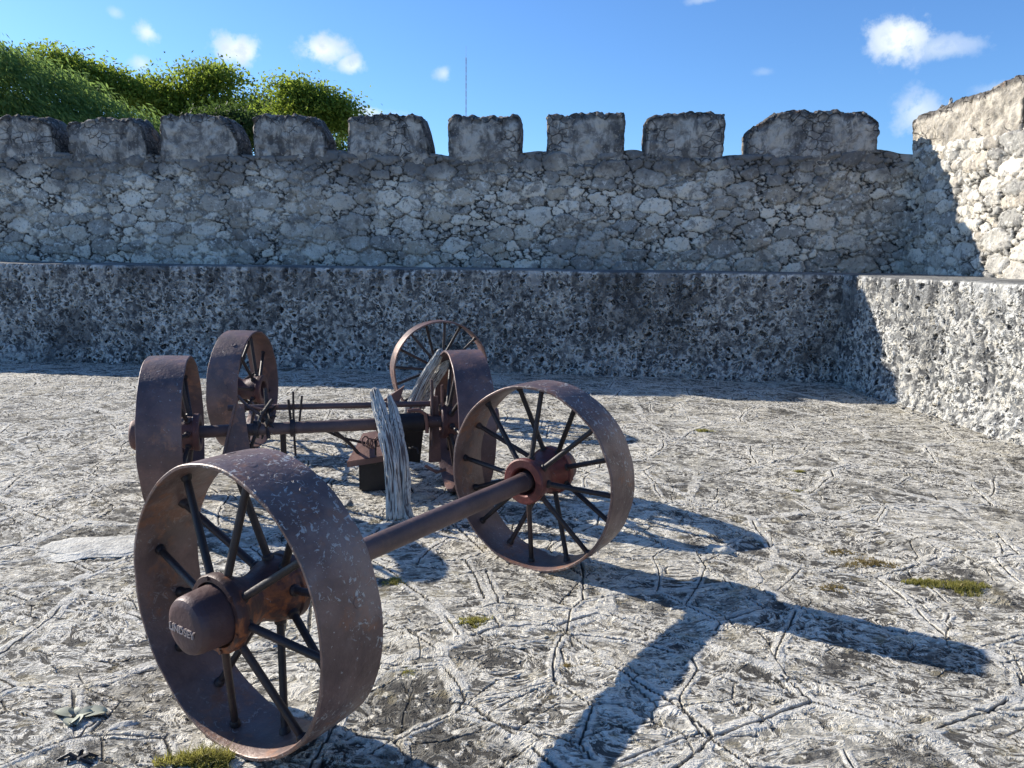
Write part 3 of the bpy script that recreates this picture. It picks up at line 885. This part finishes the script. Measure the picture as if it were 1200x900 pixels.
rodpart('brace_rod', [rp(.05, -.03, .02), rp(.15, -.13, .05), rp(.22, -.22, .05), rp(.31, -.26, .03)], .011, SPOKE)
rodpart('brace_rod', [rp(-.03, -.02, .05), rp(.10, -.10, .10), rp(.27, -.15, .10), rp(.30, -.24, .1)], .009, SPOKE)
rodpart('brace_rod', [rp(-.25, -.02, .04), rp(-.25, -.30, .06)], .018, SPOKE)
rodpart('brace_rod', [rp(.61, -.28, -.02), rp(.68, -.32, -.05), rp(.74, -.30, -.06)], .010, PLATE)
# tangle of bent wire under the right half of the axle
bm = bmesh.new(); rw_ = random.Random(12)
for k in range(9):
    c0_ = Vector((rw_.uniform(.34, .60), rw_.uniform(-.28, -.05), rw_.uniform(-.05, .18))); pp = []
    dv = Vector((rw_.gauss(0, 1), rw_.gauss(0, 1), rw_.gauss(0, 1))).normalized()
    for j in range(8):
        dv = (dv+Vector((rw_.gauss(0, .5), rw_.gauss(0, .5), rw_.gauss(0, .5)))).normalized(); c0_ = c0_+dv*.035
        c0_.x = min(max(c0_.x, .3), .64); c0_.y = min(max(c0_.y, -.42), -.03)
        pp.append(rp(c0_.x, c0_.y, c0_.z))
    tube_bm(bm, pp, .0055, 6)
bm_obj('wire_tangle', bm, BLACK, rear)
bm = bmesh.new()
plate_bm(bm, [rp(.36, -.06, .10), rp(.62, -.05, .10), rp(.60, -.30, .14), rp(.42, -.27, .14)], .02)
bm_obj('hanging_plate', bm, BLACK, rear)
# clamp rings round the axle
for t in (-.40, -.19, .33, .62):
    bm = bmesh.new(); lathe_bm(bm, [(-.015, .038), (-.015, .053), (.015, .053), (.015, .038)], 24, closed=True)
    o = bm_obj('clamp_ring', bm, SPOKE, rear); o.matrix_local = Matrix.Translation(rp(t)) @ Matrix.Rotation(YC, 4, 'Z')
# gear cluster on the axle at left
bm = bmesh.new()
for k in range(11):
    q = 2*math.pi*k/11; rd = Vector((0, math.cos(q), math.sin(q)))
    tube_bm(bm, [rd*.03, rd*.10, rd*.125], [.012, .008, .004], 6)
lathe_bm(bm, [(-.014, .03), (-.014, .072), (.014, .072), (.014, .03)], 24, closed=True)
o = bm_obj('gear', bm, SPOKE, rear); o.matrix_local = Matrix.Translation(rp(-.345, .06, .02)) @ Matrix.Rotation(YC+.5, 4, 'Z') @ Matrix.Rotation(.3, 4, 'Y')
bm = bmesh.new()
plate_bm(bm, [rp(.36, .13, .1), rp(.50, .22, .1), rp(.46, .10, .1)], .012)
bm_obj('bracket_plate', bm, PLATE, rear)
# short chain hanging under the axle
bm = bmesh.new()
rnd = random.Random(4)
for k in range(7):
    c = rp(.24+.025*k, -.10-.02*math.sin(k*.9), -.02)
    ring = [c+Vector((.020*math.cos(q), .006*math.sin(q+k), .030*math.sin(q))) for q in (2*math.pi*j/10 for j in range(11))]
    tube_bm(bm, ring, .0055, 6, False)
bm_obj('chain', bm, PLATE, rear)

# loose wheels behind
wE = wheel(None, (-2.066, 5.789, 0.447), -0.02, 1, 0.2, 21.0, RIM2, HUBC, cap=False, hole=True, top=True)
wE.rotation_euler = (0, 0, math.pi-0.02)
tag(wE, 'loose wide iron wheel standing behind the left rear wheel, hub hole open', 'wheel', 'loose iron wheels')
wF = wheel(None, (-0.667, 6.93, 0.447), 1.979, 1, 0.1, 29.0, RIM2, HUBC, cap=False, hole=True, top=True, width=.15, hubscale=.8)
tag(wF, 'loose narrow iron wheel farthest back, its spokes seen face on near the ledge', 'wheel', 'loose iron wheels')

# ------------------------------------------------------------------ weathered posts
def wood_mat():
    m, n = mat('weathered_grey_wood')
    g = n.attr('groove'); p = n.obj()
    a = n.noise(n.vec('MULTIPLY', p, (30, 30, 3.0)), 1.6, 5, 0.65, 0.5)
    col = n.mix(n.ramp(a, 0.35, 0.62), (0.44, 0.42, 0.38), (0.70, 0.67, 0.60))
    col = n.mix(n.ramp(g, 0.24, 0.05, 0, 0.85), col, (0.05, 0.024, 0.024))
    n.surf(col, 0.85, 0, a, 0.012, 0.2)
    return m


WOOD = wood_mat()


def post(name, pts, rad, seed, squash=0.75, cracks=26):
    """fluted, cracked weathered timber along a bent path"""
    pts = [Vector(p) for p in pts]; n = 90; seg = 72
    V = []; G = []
    base = pts[0]
    a = None
    for i in range(n+1):
        t = i/n*(len(pts)-1); k = min(int(t), len(pts)-2); f = t-k
        p0, p1 = pts[max(k-1, 0)], pts[k]; p2, p3 = pts[k+1], pts[min(k+2, len(pts)-1)]
        c = 0.5*((2*p1)+(-p0+p2)*f+(2*p0-5*p1+4*p2-p3)*f*f+(-p0+3*p1-3*p2+p3)*f**3)
        tg = (-p0+p2)*.5+(2*p0-5*p1+4*p2-p3)*f+1.5*(-p0+3*p1-3*p2+p3)*f*f; tg.normalize()
        if a is None: a = Vector((1, 0, 0))
        a = (a-tg*a.dot(tg)).normalized(); b = tg.cross(a)
        r = .78*(rad[k]*(1-f)+rad[k+1]*f)
        end = min(1, (i/n)/.02+.25)*min(1, (1-i/n)/.05+.12)
        for j in range(seg):
            q = 2*math.pi*j/seg
            z = i/n
            tw = q+0.5*z+0.25*mn.noise(Vector((seed, z*3, 0)))
            v = mn.noise(Vector((math.cos(tw)*cracks*.32+seed, math.sin(tw)*cracks*.32, z*3.2)))
            v2 = mn.noise(Vector((math.cos(tw)*cracks*.12-seed, math.sin(tw)*cracks*.12, z*2.0)))
            g = min(1, abs(v)*2.6)
            g2 = min(1, abs(v2)*3.2)
            gg = min(g*.75+.25, g2)
            rr = r*end*(0.70+0.22*gg+0.10*g+0.10*v2)
            V.append(c+(a*math.cos(q)+b*math.sin(q)*squash)*rr-base); G.append(gg*g)
    Q = []
    for i in range(n):
        for j in range(seg):
            Q.append((i*seg+j, i*seg+(j+1) % seg, (i+1)*seg+(j+1) % seg, (i+1)*seg+j))
    me = np_mesh(name, [tuple(v) for v in V], Q, {'groove': G})
    bm = bmesh.new(); bm.from_mesh(me); bm.verts.ensure_lookup_table()
    bm.faces.new([bm.verts[j] for j in range(seg)][::-1]); bm.faces.new([bm.verts[n*seg+j] for j in range(seg)])
    return bm, base


def join_posts(name, lst):
    """several prongs grown together as one timber"""
    out = bmesh.new(); base0 = None
    for bm, base in lst:
        if base0 is None: base0 = base
        for v in bm.verts: v.co += base-base0
        me = bpy.data.meshes.new('tmp'); bm.to_mesh(me); bm.free(); out.from_mesh(me); bpy.data.meshes.remove(me)
    o = bm_obj(name, out, WOOD, None, True, 80); o.location = base0
    return o


b1 = at(462, 613, 4.16); b1.z = -0.01
o = join_posts('weathered_post', [
    post('p', [b1, at(461, 575, 4.21), at(458, 540, 4.26), at(451, 505, 4.34), at(444, 478, 4.43), at(438, 454, 4.49)], [.070, .066, .060, .058, .056, .034], 2.0),
    post('p', [b1+Vector((.055, .02, 0)), at(472, 575, 4.24), at(471, 540, 4.28), at(466, 508, 4.36), at(461, 482, 4.44), at(455, 461, 4.49)], [.058, .055, .050, .044, .038, .016], 5.0),
    post('p', [b1+Vector((.09, .0, 0)), at(476, 590, 4.2), at(477, 560, 4.25), at(474, 530, 4.30)], [.035, .035, .03, .012], 6.0)])
tag(o, 'tall split grey weathered timber post leaning against the middle of the rear axle', 'wooden post', 'weathered timber posts')
b2 = at(468, 530, 5.1); b2.z = 0.0
o = join_posts('weathered_post', [
    post('p', [b2, at(476, 500, 5.05), at(484, 473, 5.0), at(498, 443, 4.97), at(510, 424, 4.95), at(518, 409, 4.95)], [.055, .055, .055, .052, .046, .030], 8.0),
    post('p', [at(492, 478, 5.06), at(503, 455, 5.04), at(516, 436, 5.02), at(530, 417, 5.02)], [.04, .05, .045, .02], 9.0)])
tag(o, 'shorter grey weathered timber slanting up behind the rear axle to the right rear wheel', 'wooden post', 'weathered timber posts')

# ------------------------------------------------------------------ iron box with a tilted lid
bx = gnd(440, 576); bx.z = 0
box = empty('iron_box', tuple(bx)); box.rotation_euler = (0, 0, 0.2)
tag(box, 'low black iron box with a tilted pinkish rusty lid beside the tall post', 'iron box')
bm = bmesh.new(); bmesh.ops.create_cube(bm, size=1)
for v in bm.verts: v.co = Vector((v.co.x*.20, v.co.y*.26+.13, v.co.z*.26+.13))
bmesh.ops.bevel(bm, geom=list(bm.edges), offset=.012, segments=2, affect='EDGES')
bm_obj('body', bm, BLACK, box)
bm = bmesh.new()
plate_bm(bm, [Vector((-.17, -.06, .215)), Vector((.06, -.06, .245)), Vector((.12, .20, .36)), Vector((-.07, .20, .33))], .012)
plate_bm(bm, [Vector((-.172, -.062, .185)), Vector((.06, -.062, .215)), Vector((.06, -.062, .247)), Vector((-.172, -.062, .217))], .012)
bm_obj('lid', bm, PLATE, box, True, 20)

# ------------------------------------------------------------------ stones and slabs on the ground
def stone_mat(name, c0, c1):
    m, n = mat(name); p = n.pos()
    a = n.noise(p, 9, 7, 0.68, 0.4)
    col = n.mix(n.ramp(a, 0.36, 0.62), c0, c1)
    col = n.mix(n.ramp(n.noise(p, 45, 4, 0.7), 0.58, 0.7, 0, .5), col, (0.14, 0.135, 0.12))
    n.surf(col, 0.9, 0, n.math('ADD', a, n.math('MULTIPLY', n.noise(p, 50, 5), .4)), 0.02, 0.2)
    return m


WHITE = stone_mat('white_lime_stone', (0.44, 0.42, 0.37), (0.66, 0.635, 0.56))
GREYST = stone_mat('grey_lime_stone', (0.17, 0.165, 0.155), (0.42, 0.40, 0.36))


def slab(px, py, rx, ry, h, seed, label, m=WHITE, name='flat_stone', cat='stone', group=None, sub=4, rot=None):
    c = gnd(px, py); o = rock(name, (c.x, c.y, 0.0), (rx, ry, h), seed, m, sub)
    if rot is not None: o.rotation_euler = (0, 0, rot)
    tag(o, label, cat, group); return o


slab(108, 642, .25, .15, .010, 1.3, 'long flat white slab left of the front wheel', rot=.1)
slab(843, 646, .075, .055, .028, 2.2, 'small pale flat stone lying in the wheel shadow at right', rot=.2)
slab(530, 598, .13, .07, .045, 3.4, 'flat pale stone on the ground below the right rear wheel', GREYST, rot=.3)
slab(497, 583, .08, .05, .035, 6.2, 'small rough stone between the tall post and the right rear wheel', GREYST)
slab(425, 557, .045, .04, .06, 4.4, 'small pale stone propped at the left foot of the iron box', GREYST, sub=3)
slab(408, 590, .05, .025, .02, 5.1, 'thin pale stone lying left of the foot of the tall post', GREYST, sub=3)
slab(140, 851, .055, .022, .010, 7.3, 'narrow white chip of plaster left of the front wheel, lower edge', sub=3, rot=.5)
st = on_face(1104, 117, UC, U2, N2)
q = UC+U2*st[0]+N2*.12; o = rock('stone_chip', (q.x, q.y, 3.42), (.025, .025, .07), 2.6, GREYST, 3)
tag(o, 'tiny upright stone chip on top of the high sunlit merlon', 'stone')

# ------------------------------------------------------------------ grass tufts and small plants
def leafmat(name, c0, c1, c2=None, trans=(0.16, 0.22, 0.03)):
    m, n = mat(name); v = n.attr('var')
    col = n.mix(v, c0, c1)
    if c2: col = n.mix(n.ramp(v, 0.72, 0.95), col, c2)
    n.surf(col, 0.65, 0, spec=0.2, trans=n.mix(0.5, col, trans))
    return m


GRASS = leafmat('dry_green_grass', (0.15, 0.16, 0.04), (0.34, 0.31, 0.09), (0.50, 0.43, 0.22), (0.45, 0.42, 0.1))
DRY = leafmat('brown_moss', (0.16, 0.12, 0.05), (0.33, 0.26, 0.12), None, (0.3, 0.24, 0.1))


def tuft(px, py, rx, ry, n, hgt, label, m=GRASS, seed=0, group='grass tufts on the paving', name='grass_tuft', cat='grass tuft'):
    rnd = random.Random(seed+px); c = gnd(px, py); V = []; Q = []; var = []
    for _ in range(n):
        q = rnd.uniform(0, 6.283); r = math.sqrt(rnd.random())*(0.75+0.4*math.sin(q*3+seed))
        x, y_ = rx*r*math.cos(q), ry*r*math.sin(q)
        x += 0.15*rx*mn.noise(Vector((x*40, y_*40, seed)))
        h = hgt*rnd.uniform(.35, 1)*(1.1-.6*r); a = rnd.uniform(0, 6.283); wd = rnd.uniform(.0012, .0026)
        dx, dy = math.cos(a)*wd, math.sin(a)*wd; lx, ly = rnd.gauss(0, .55)*h, rnd.gauss(0, .55)*h
        i = len(V); z0 = -0.005
        V += [(x-dx, y_-dy, z0), (x+dx, y_+dy, z0), (x+dx*.7+lx*.4, y_+dy*.7+ly*.4, h*.65), (x-dx*.7+lx*.4, y_-dy*.7+ly*.4, h*.65), (x+lx+.0003, y_+ly, h), (x+lx, y_+ly, h)]
        Q += [(i, i+1, i+2, i+3), (i+3, i+2, i+4, i+5)]; var += [rnd.random()]*6
    me = np_mesh(name, V, Q, {'var': var}); o = link(name, me, m, None, False); o.location = (c.x, c.y, 0)
    tag(o, label, cat, group); return o


tuft(1128, 690, .14, .085, 1100, .040, 'greenest grass tuft at right, between the long shadow and the frame edge')
tuft(1085, 684, .10, .05, 800, .025, 'low yellowish grass tuft touching the greenest one at right')
tuft(1020, 660, .16, .08, 700, .016, 'sparse brown moss patch right of the two wheel shadows', DRY, 3)
tuft(985, 648, .12, .06, 500, .016, 'thin brown moss patch beyond the sparse brown one at right', DRY, 9)
tuft(975, 690, .12, .06, 400, .014, 'faint brown moss just above the tip half of the long shadow', DRY, 4)
tuft(556, 730, .10, .055, 900, .024, 'mossy green tuft on open paving in front of the red-hubbed wheel', GRASS, 5)
tuft(478, 790, .06, .04, 400, .020, 'small moss tuft close to the right side of the front wheel', GRASS, 6)
tuft(665, 782, .06, .035, 240, .014, 'small brown moss spot left of the broad axle shadow', DRY, 7)
tuft(703, 778, .05, .03, 240, .014, 'small brown moss spot touching the broad axle shadow', DRY, 8)
tuft(462, 684, .06, .06, 600, .03, 'green tuft under the front axle near the front wheel rim', GRASS, 10)
tuft(237, 895, .13, .05, 1900, .05, 'dense green grass tuft under the front wheel at the bottom edge', GRASS, 11)
tuft(934, 576, .05, .03, 200, .018, 'tiny green tuft far out on the sunny paving, nearer one', GRASS, 12)
tuft(936, 553, .05, .03, 200, .018, 'tiny green tuft far out on the sunny paving, farther one', GRASS, 13)
tuft(825, 505, .10, .04, 300, .025, 'tiny green tuft farthest away near the shadow of the wall', GRASS, 14)


def weed(px, py, label):
    c = gnd(px, py); root = empty('weed', (c.x, c.y, 0)); tag(root, label, 'plant')
    rnd = random.Random(px)
    for k in range(7):
        a = rnd.uniform(-.5, 6.28-.5); L = rnd.uniform(.05, .10); wd = L*.28; bm = bmesh.new(); prev = None
        d = Vector((math.cos(a), math.sin(a)*.7, 0)); s_ = Vector((-d.y, d.x, 0)).normalized()
        for i in range(9):
            t = i/8; w_ = wd*math.sin(math.pi*min(1, t*.92+.06))**.8
            cc = d*L*t+Vector((0, 0, .006+.012*math.sin(t*2.6)))
            row = [bm.verts.new(cc-s_*w_+Vector((0, 0, .004))), bm.verts.new(cc), bm.verts.new(cc+s_*w_+Vector((0, 0, .008)))]
            if prev:
                for q in (0, 1): bm.faces.new((prev[q], prev[q+1], row[q+1], row[q]))
            prev = row
        for v in bm.verts: pass
        o = bm_obj('leaf', bm, LEAFW, root)


mw, nw = mat('pale_weed_leaf'); nw.surf(nw.mix(nw.noise(nw.obj(), 30, 3), (0.22, 0.23, 0.16), (0.40, 0.41, 0.32)), 0.6, 0, spec=0.3); LEAFW = mw
weed(88, 843, 'flat pale green weed growing from the paving at lower left')
c = gnd(92, 893)
bm = bmesh.new()
for k in range(5):
    a = k*1.25+.3; tube_bm(bm, [Vector((0, 0, .008)), Vector((math.cos(a)*.03, math.sin(a)*.02, .022)), Vector((math.cos(a+.4)*.065, math.sin(a+.4)*.03, .006))], [.008, .006, .003], 7)
o = bm_obj('twig_clump', bm, BLACK); o.location = (c.x, c.y, 0); tag(o, 'small black clump of twigs at the bottom left edge', 'twigs')

# ------------------------------------------------------------------ trees beyond the wall
def bark():
    m, n = mat('bark'); p = n.obj()
    n.surf(n.mix(n.noise(n.vec('MULTIPLY', p, (6, 6, 1)), 2, 5), (0.05, 0.042, 0.035), (0.16, 0.14, 0.12)), 0.9, 0, n.noise(p, 12, 5), 0.02)
    return m


BARK = bark()
LEAFA = leafmat('bright_leaf', (0.045, 0.095, 0.02), (0.14, 0.19, 0.03), (0.28, 0.28, 0.045), (0.46, 0.58, 0.08))
LEAFV = leafmat('vine_leaf', (0.060, 0.115, 0.045), (0.13, 0.20, 0.065), (0.21, 0.27, 0.08), (0.40, 0.58, 0.14))
LEAFD = leafmat('dark_leaf', (0.030, 0.060, 0.025), (0.055, 0.085, 0.02), (0.12, 0.14, 0.03), (0.10, 0.16, 0.03))


def crown(blobs, n, leaf, seed, m, root, aspect=1.0, down=None, shell=0.55, spread=2.3):
    rnd = np.random.default_rng(seed)
    tot = sum(b[1]*b[2]*b[3] for b in blobs) ; Vs = []; var = []
    for (c, rx, ry, rz) in blobs:
        # each blob is a cluster of small tufts
        k = max(40, int(n*(rx*ry*rz)**.67/sum((b[1]*b[2]*b[3])**.67 for b in blobs)))
        nt = max(12, k//55)
        d = rnd.normal(size=(nt, 3)); d /= np.linalg.norm(d, axis=1)[:, None]
        rad = shell+(1-shell)*rnd.random(nt)**.6; rad *= 1+(.20 if down is None else .06)*rnd.normal(size=nt)
        tc = d*rad[:, None]*np.array([rx, ry, rz])
        tv = rnd.random(nt)
        i = rnd.integers(0, nt, k)
        p = tc[i]+rnd.normal(size=(k, 3))*leaf*spread*np.array([1.3, 1.3, .6])+np.array(c)
        a = rnd.normal(size=(k, 3)); 
        if down is not None: a = a*.45+np.array(down)
        a /= np.linalg.norm(a, axis=1)[:, None]
        b = rnd.normal(size=(k, 3)); b -= (b*a).sum(1)[:, None]*a; b /= np.linalg.norm(b, axis=1)[:, None]
        L = leaf*(.6+.8*rnd.random(k))[:, None]; Wd = L*.5/aspect
        L = L*aspect
        quad = np.stack([p-a*L*.5, p+b*Wd*.5-a*L*.08, p+a*L*.5, p-b*Wd*.5-a*L*.08], 1)
        Vs.append(quad.reshape(-1, 3)); var.append(np.repeat(np.clip(.65*tv[i]+.35*rnd.random(k), 0, 1), 4))
    V = np.concatenate(Vs); var = np.concatenate(var)
    Q = np.arange(len(V)).reshape(-1, 4)
    me = np_mesh('crown', V-np.array(root.location), Q, {'var': var})
    return link('crown', me, m, root, False)


def tree(name, label, cat, group, base, blobs, n, leaf, seed, m, **kw):
    root = empty(name, (base.x, base.y, 0)); tag(root, label, cat, group)
    crown(blobs, n, leaf, seed, m, root, **kw)
    bm = bmesh.new(); rnd = random.Random(seed)
    low = min(b[0].z for b in blobs); r0 = .22
    cc = sum((b[0] for b in blobs), Vector())/len(blobs)
    fork = Vector((base.x*.5+cc.x*.5, base.y*.5+cc.y*.5, low*.72))-root.location
    tube_bm(bm, [Vector((0, 0, -.1)), fork*.5+Vector((.1, 0, 0)), fork], [r0, r0*.75, r0*.6], 12)
    for (c, rx, ry, rz) in blobs:
        e = c-root.location; mid = (fork+e)*.5+Vector((rnd.uniform(-.3, .3), rnd.uniform(-.3, .3), -.1))
        tube_bm(bm, [fork, mid, e+Vector((0, 0, rz*.3))], [r0*.42, r0*.25, .03], 8)
    bm_obj('trunk', bm, BARK, root)
    return root


def bl(px, py, Y, rpx, rpy, rd=None):
    c = at(px, py, Y); rx = rpx/F*Y; rz = rpy/F*Y
    return (c, rx, rd or rx*.9, rz)


Yv = 17.0
t = tree('vine_draped_tree', 'huge mound of hanging green vines sloping down at far left', 'tree', None, at(30, 135, Yv),
     [bl(-70, 87, Yv, 70, 55), bl(-15, 103, Yv, 52, 47), bl(35, 120, Yv, 48, 43), bl(75, 134, Yv, 43, 38), bl(110, 144, Yv, 38, 30), bl(145, 154, Yv, 34, 24),
      bl(170, 168, Yv, 26, 17), bl(10, 152, Yv, 70, 28), bl(90, 162, Yv, 60, 24)], 52000, .085, 5, LEAFV, aspect=1.5, down=(.75, 0, -.8), shell=.9, spread=2.0)
t = tree('leafy_tree', 'yellow green tree crown showing above the vine mound at left', 'tree', 'trees beyond the parapet', at(110, 135, 20),
     [bl(62, 78, 20, 22, 12), bl(90, 88, 20, 19, 14), bl(125, 100, 20, 19, 16), bl(150, 114, 20, 17, 16)], 13000, .10, 6, LEAFA)
t = tree('leafy_tree', 'wide spreading bright green tree in the middle, under the left cloud', 'tree', 'trees beyond the parapet', at(240, 135, 21),
     [bl(190, 108, 21, 24, 17), bl(205, 133, 21, 29, 17), bl(238, 96, 21, 22, 16), bl(262, 92, 21, 19, 8), bl(245, 120, 21, 26, 17), bl(215, 148, 21, 35, 12)], 17000, .105, 7, LEAFA, shell=.45)
t = tree('leafy_tree', 'rounded dense green tree at the right end of the greenery', 'tree', 'trees beyond the parapet', at(365, 135, 22),
     [bl(350, 105, 22, 17, 5), bl(374, 114, 22, 15, 8), bl(395, 130, 22, 18, 12), bl(345, 127, 22, 17, 10), bl(370, 140, 22, 22, 11), bl(406, 150, 22, 11, 11), bl(328, 102, 22, 6, 3)], 16000, .10, 8, LEAFA, shell=.5)
t = tree('leafy_tree', 'small dark round tree in the gap between the bright ones', 'tree', 'trees beyond the parapet', at(306, 135, 26),
     [bl(306, 126, 26, 10, 8), bl(306, 140, 26, 12, 8)], 5000, .12, 9, LEAFD, shell=.5)
t = tree('leafy_bush', 'dark shaded bush low between the vine mound and the rounded right tree', 'bush', None, at(265, 150, 17.5),
     [bl(262, 140, 17.5, 19, 11), bl(280, 158, 17.5, 17, 17), bl(395, 178, 17.5, 10, 11)], 7000, .09, 10, LEAFD, shell=.5)

# ------------------------------------------------------------------ grit and litter lying loose on the paving
def grit(name, zones, m, seed):
    rnd = np.random.default_rng(seed); V = []; Q = []
    oc = np.array([(1, 0, 0), (0, 1, 0), (-1, 0, 0), (0, -1, 0), (0, 0, 1), (0, 0, -1)], float)
    fc = [(0, 1, 4), (1, 2, 4), (2, 3, 4), (3, 0, 4), (1, 0, 5), (2, 1, 5), (3, 2, 5), (0, 3, 5)]
    for (x0, x1, y0, y1, n, r0, r1, soft) in zones:
        for _ in range(n):
            if soft: x = rnd.normal((x0+x1)/2, (x1-x0)/3.2); y_ = rnd.normal((y0+y1)/2, (y1-y0)/3.2)
            else: x = rnd.uniform(x0, x1); y_ = rnd.uniform(y0, y1)
            r = r0+(r1-r0)*rnd.random()**3
            o_ = oc*np.array([1, .8, .6])*r*(1+.35*rnd.normal(size=(6, 1))*.6)
            a = rnd.uniform(0, 6.28); ca, sa_ = math.cos(a), math.sin(a)
            p_ = np.column_stack([o_[:, 0]*ca-o_[:, 1]*sa_+x, o_[:, 0]*sa_+o_[:, 1]*ca+y_, o_[:, 2]+r*.3])
            i = len(V); V += [tuple(q) for q in p_]; Q += [(i+a_, i+b_, i+c_) for a_, b_, c_ in fc]
    me = np_mesh(name, V, Q); o = link(name, me, m, None, False); return o


zz0 = [(-1.75, -0.75, 1.75, 2.35, 1500, .0012, .007, True), (-0.2, 3.0, 2.0, 5.0, 1200, .0015, .007, False), (-3.5, -1.4, 2.2, 5, 900, .0015, .008, False),
       (-1.4, .2, 3.6, 5.6, 500, .002, .012, False)]
o = grit('gravel', zz0, GREYST, 3); tag(o, kind='stuff', label='loose grey grit scattered thinly over the pale paving', cat='gravel')
V0 = []
rb = np.random.default_rng(8)
zb = []
for k in range(60):
    s1_ = rb.uniform(-7, sCb-.1); q_ = B0+U*s1_-NB*rb.uniform(.03, .16); zb.append((q_.x-.05, q_.x+.05, q_.y-.03, q_.y+.03, 7, .004, .022, True))
for k in range(50):
    s1_ = rb.uniform(0, 4.5); q_ = CORN+U2*s1_-N2*rb.uniform(.05, .20); zb.append((q_.x-.05, q_.x+.05, q_.y-.05, q_.y+.05, 8, .004, .026, True))
o = grit('rubble_chips', zb, GREYST, 5); tag(o, kind='stuff', label='small fallen stone chips lying along the foot of the ledges', cat='rubble')
bm = bmesh.new(); rt_ = random.Random(31)
for k in range(90):
    x, y_ = rt_.uniform(-2.8, 3.4), rt_.uniform(1.9, 6.5); a = rt_.uniform(0, 6.28); L = rt_.uniform(.02, .09)
    d = Vector((math.cos(a), math.sin(a), 0))*L; c_ = Vector((x, y_, .006+.008))
    tube_bm(bm, [c_-d*.5, c_+Vector((rt_.gauss(0, .005), rt_.gauss(0, .005), .006)), c_+d*.5], [.0018, .0022, .0012], 5)
o = bm_obj('twig_litter', bm, BARK); tag(o, kind='stuff', label='tiny dry twigs strewn over the paving', cat='litter')

# ------------------------------------------------------------------ radio mast far off
YM = 150.0
base = at(546, 135, YM); topz = at(545, 54, YM).z
mast = bmesh.new(); wd = .11
nst = 26
for k in range(3):
    q = 2*math.pi*k/3; tube_bm(mast, [(wd*math.cos(q), wd*math.sin(q), -.5), (wd*math.cos(q), wd*math.sin(q), topz-2)], .028, 5)
for i in range(nst):
    z0, z1 = i*(topz-2)/nst, (i+1)*(topz-2)/nst
    for k in range(3):
        q0, q1 = 2*math.pi*k/3, 2*math.pi*(k+1)/3
        tube_bm(mast, [(wd*math.cos(q0), wd*math.sin(q0), z0), (wd*math.cos(q1), wd*math.sin(q1), z1)], .015, 4)
tube_bm(mast, [(0, 0, topz-2.2), (0, 0, topz)], .02, 5)
mm, nm = mat('mast_paint'); nm.surf((0.20, 0.18, 0.19), 0.6)
o = bm_obj('radio_mast', mast, mm, None, False); o.location = (base.x, base.y, 0)
tag(o, 'thin lattice radio mast far beyond the parapet against the blue sky', 'radio mast')
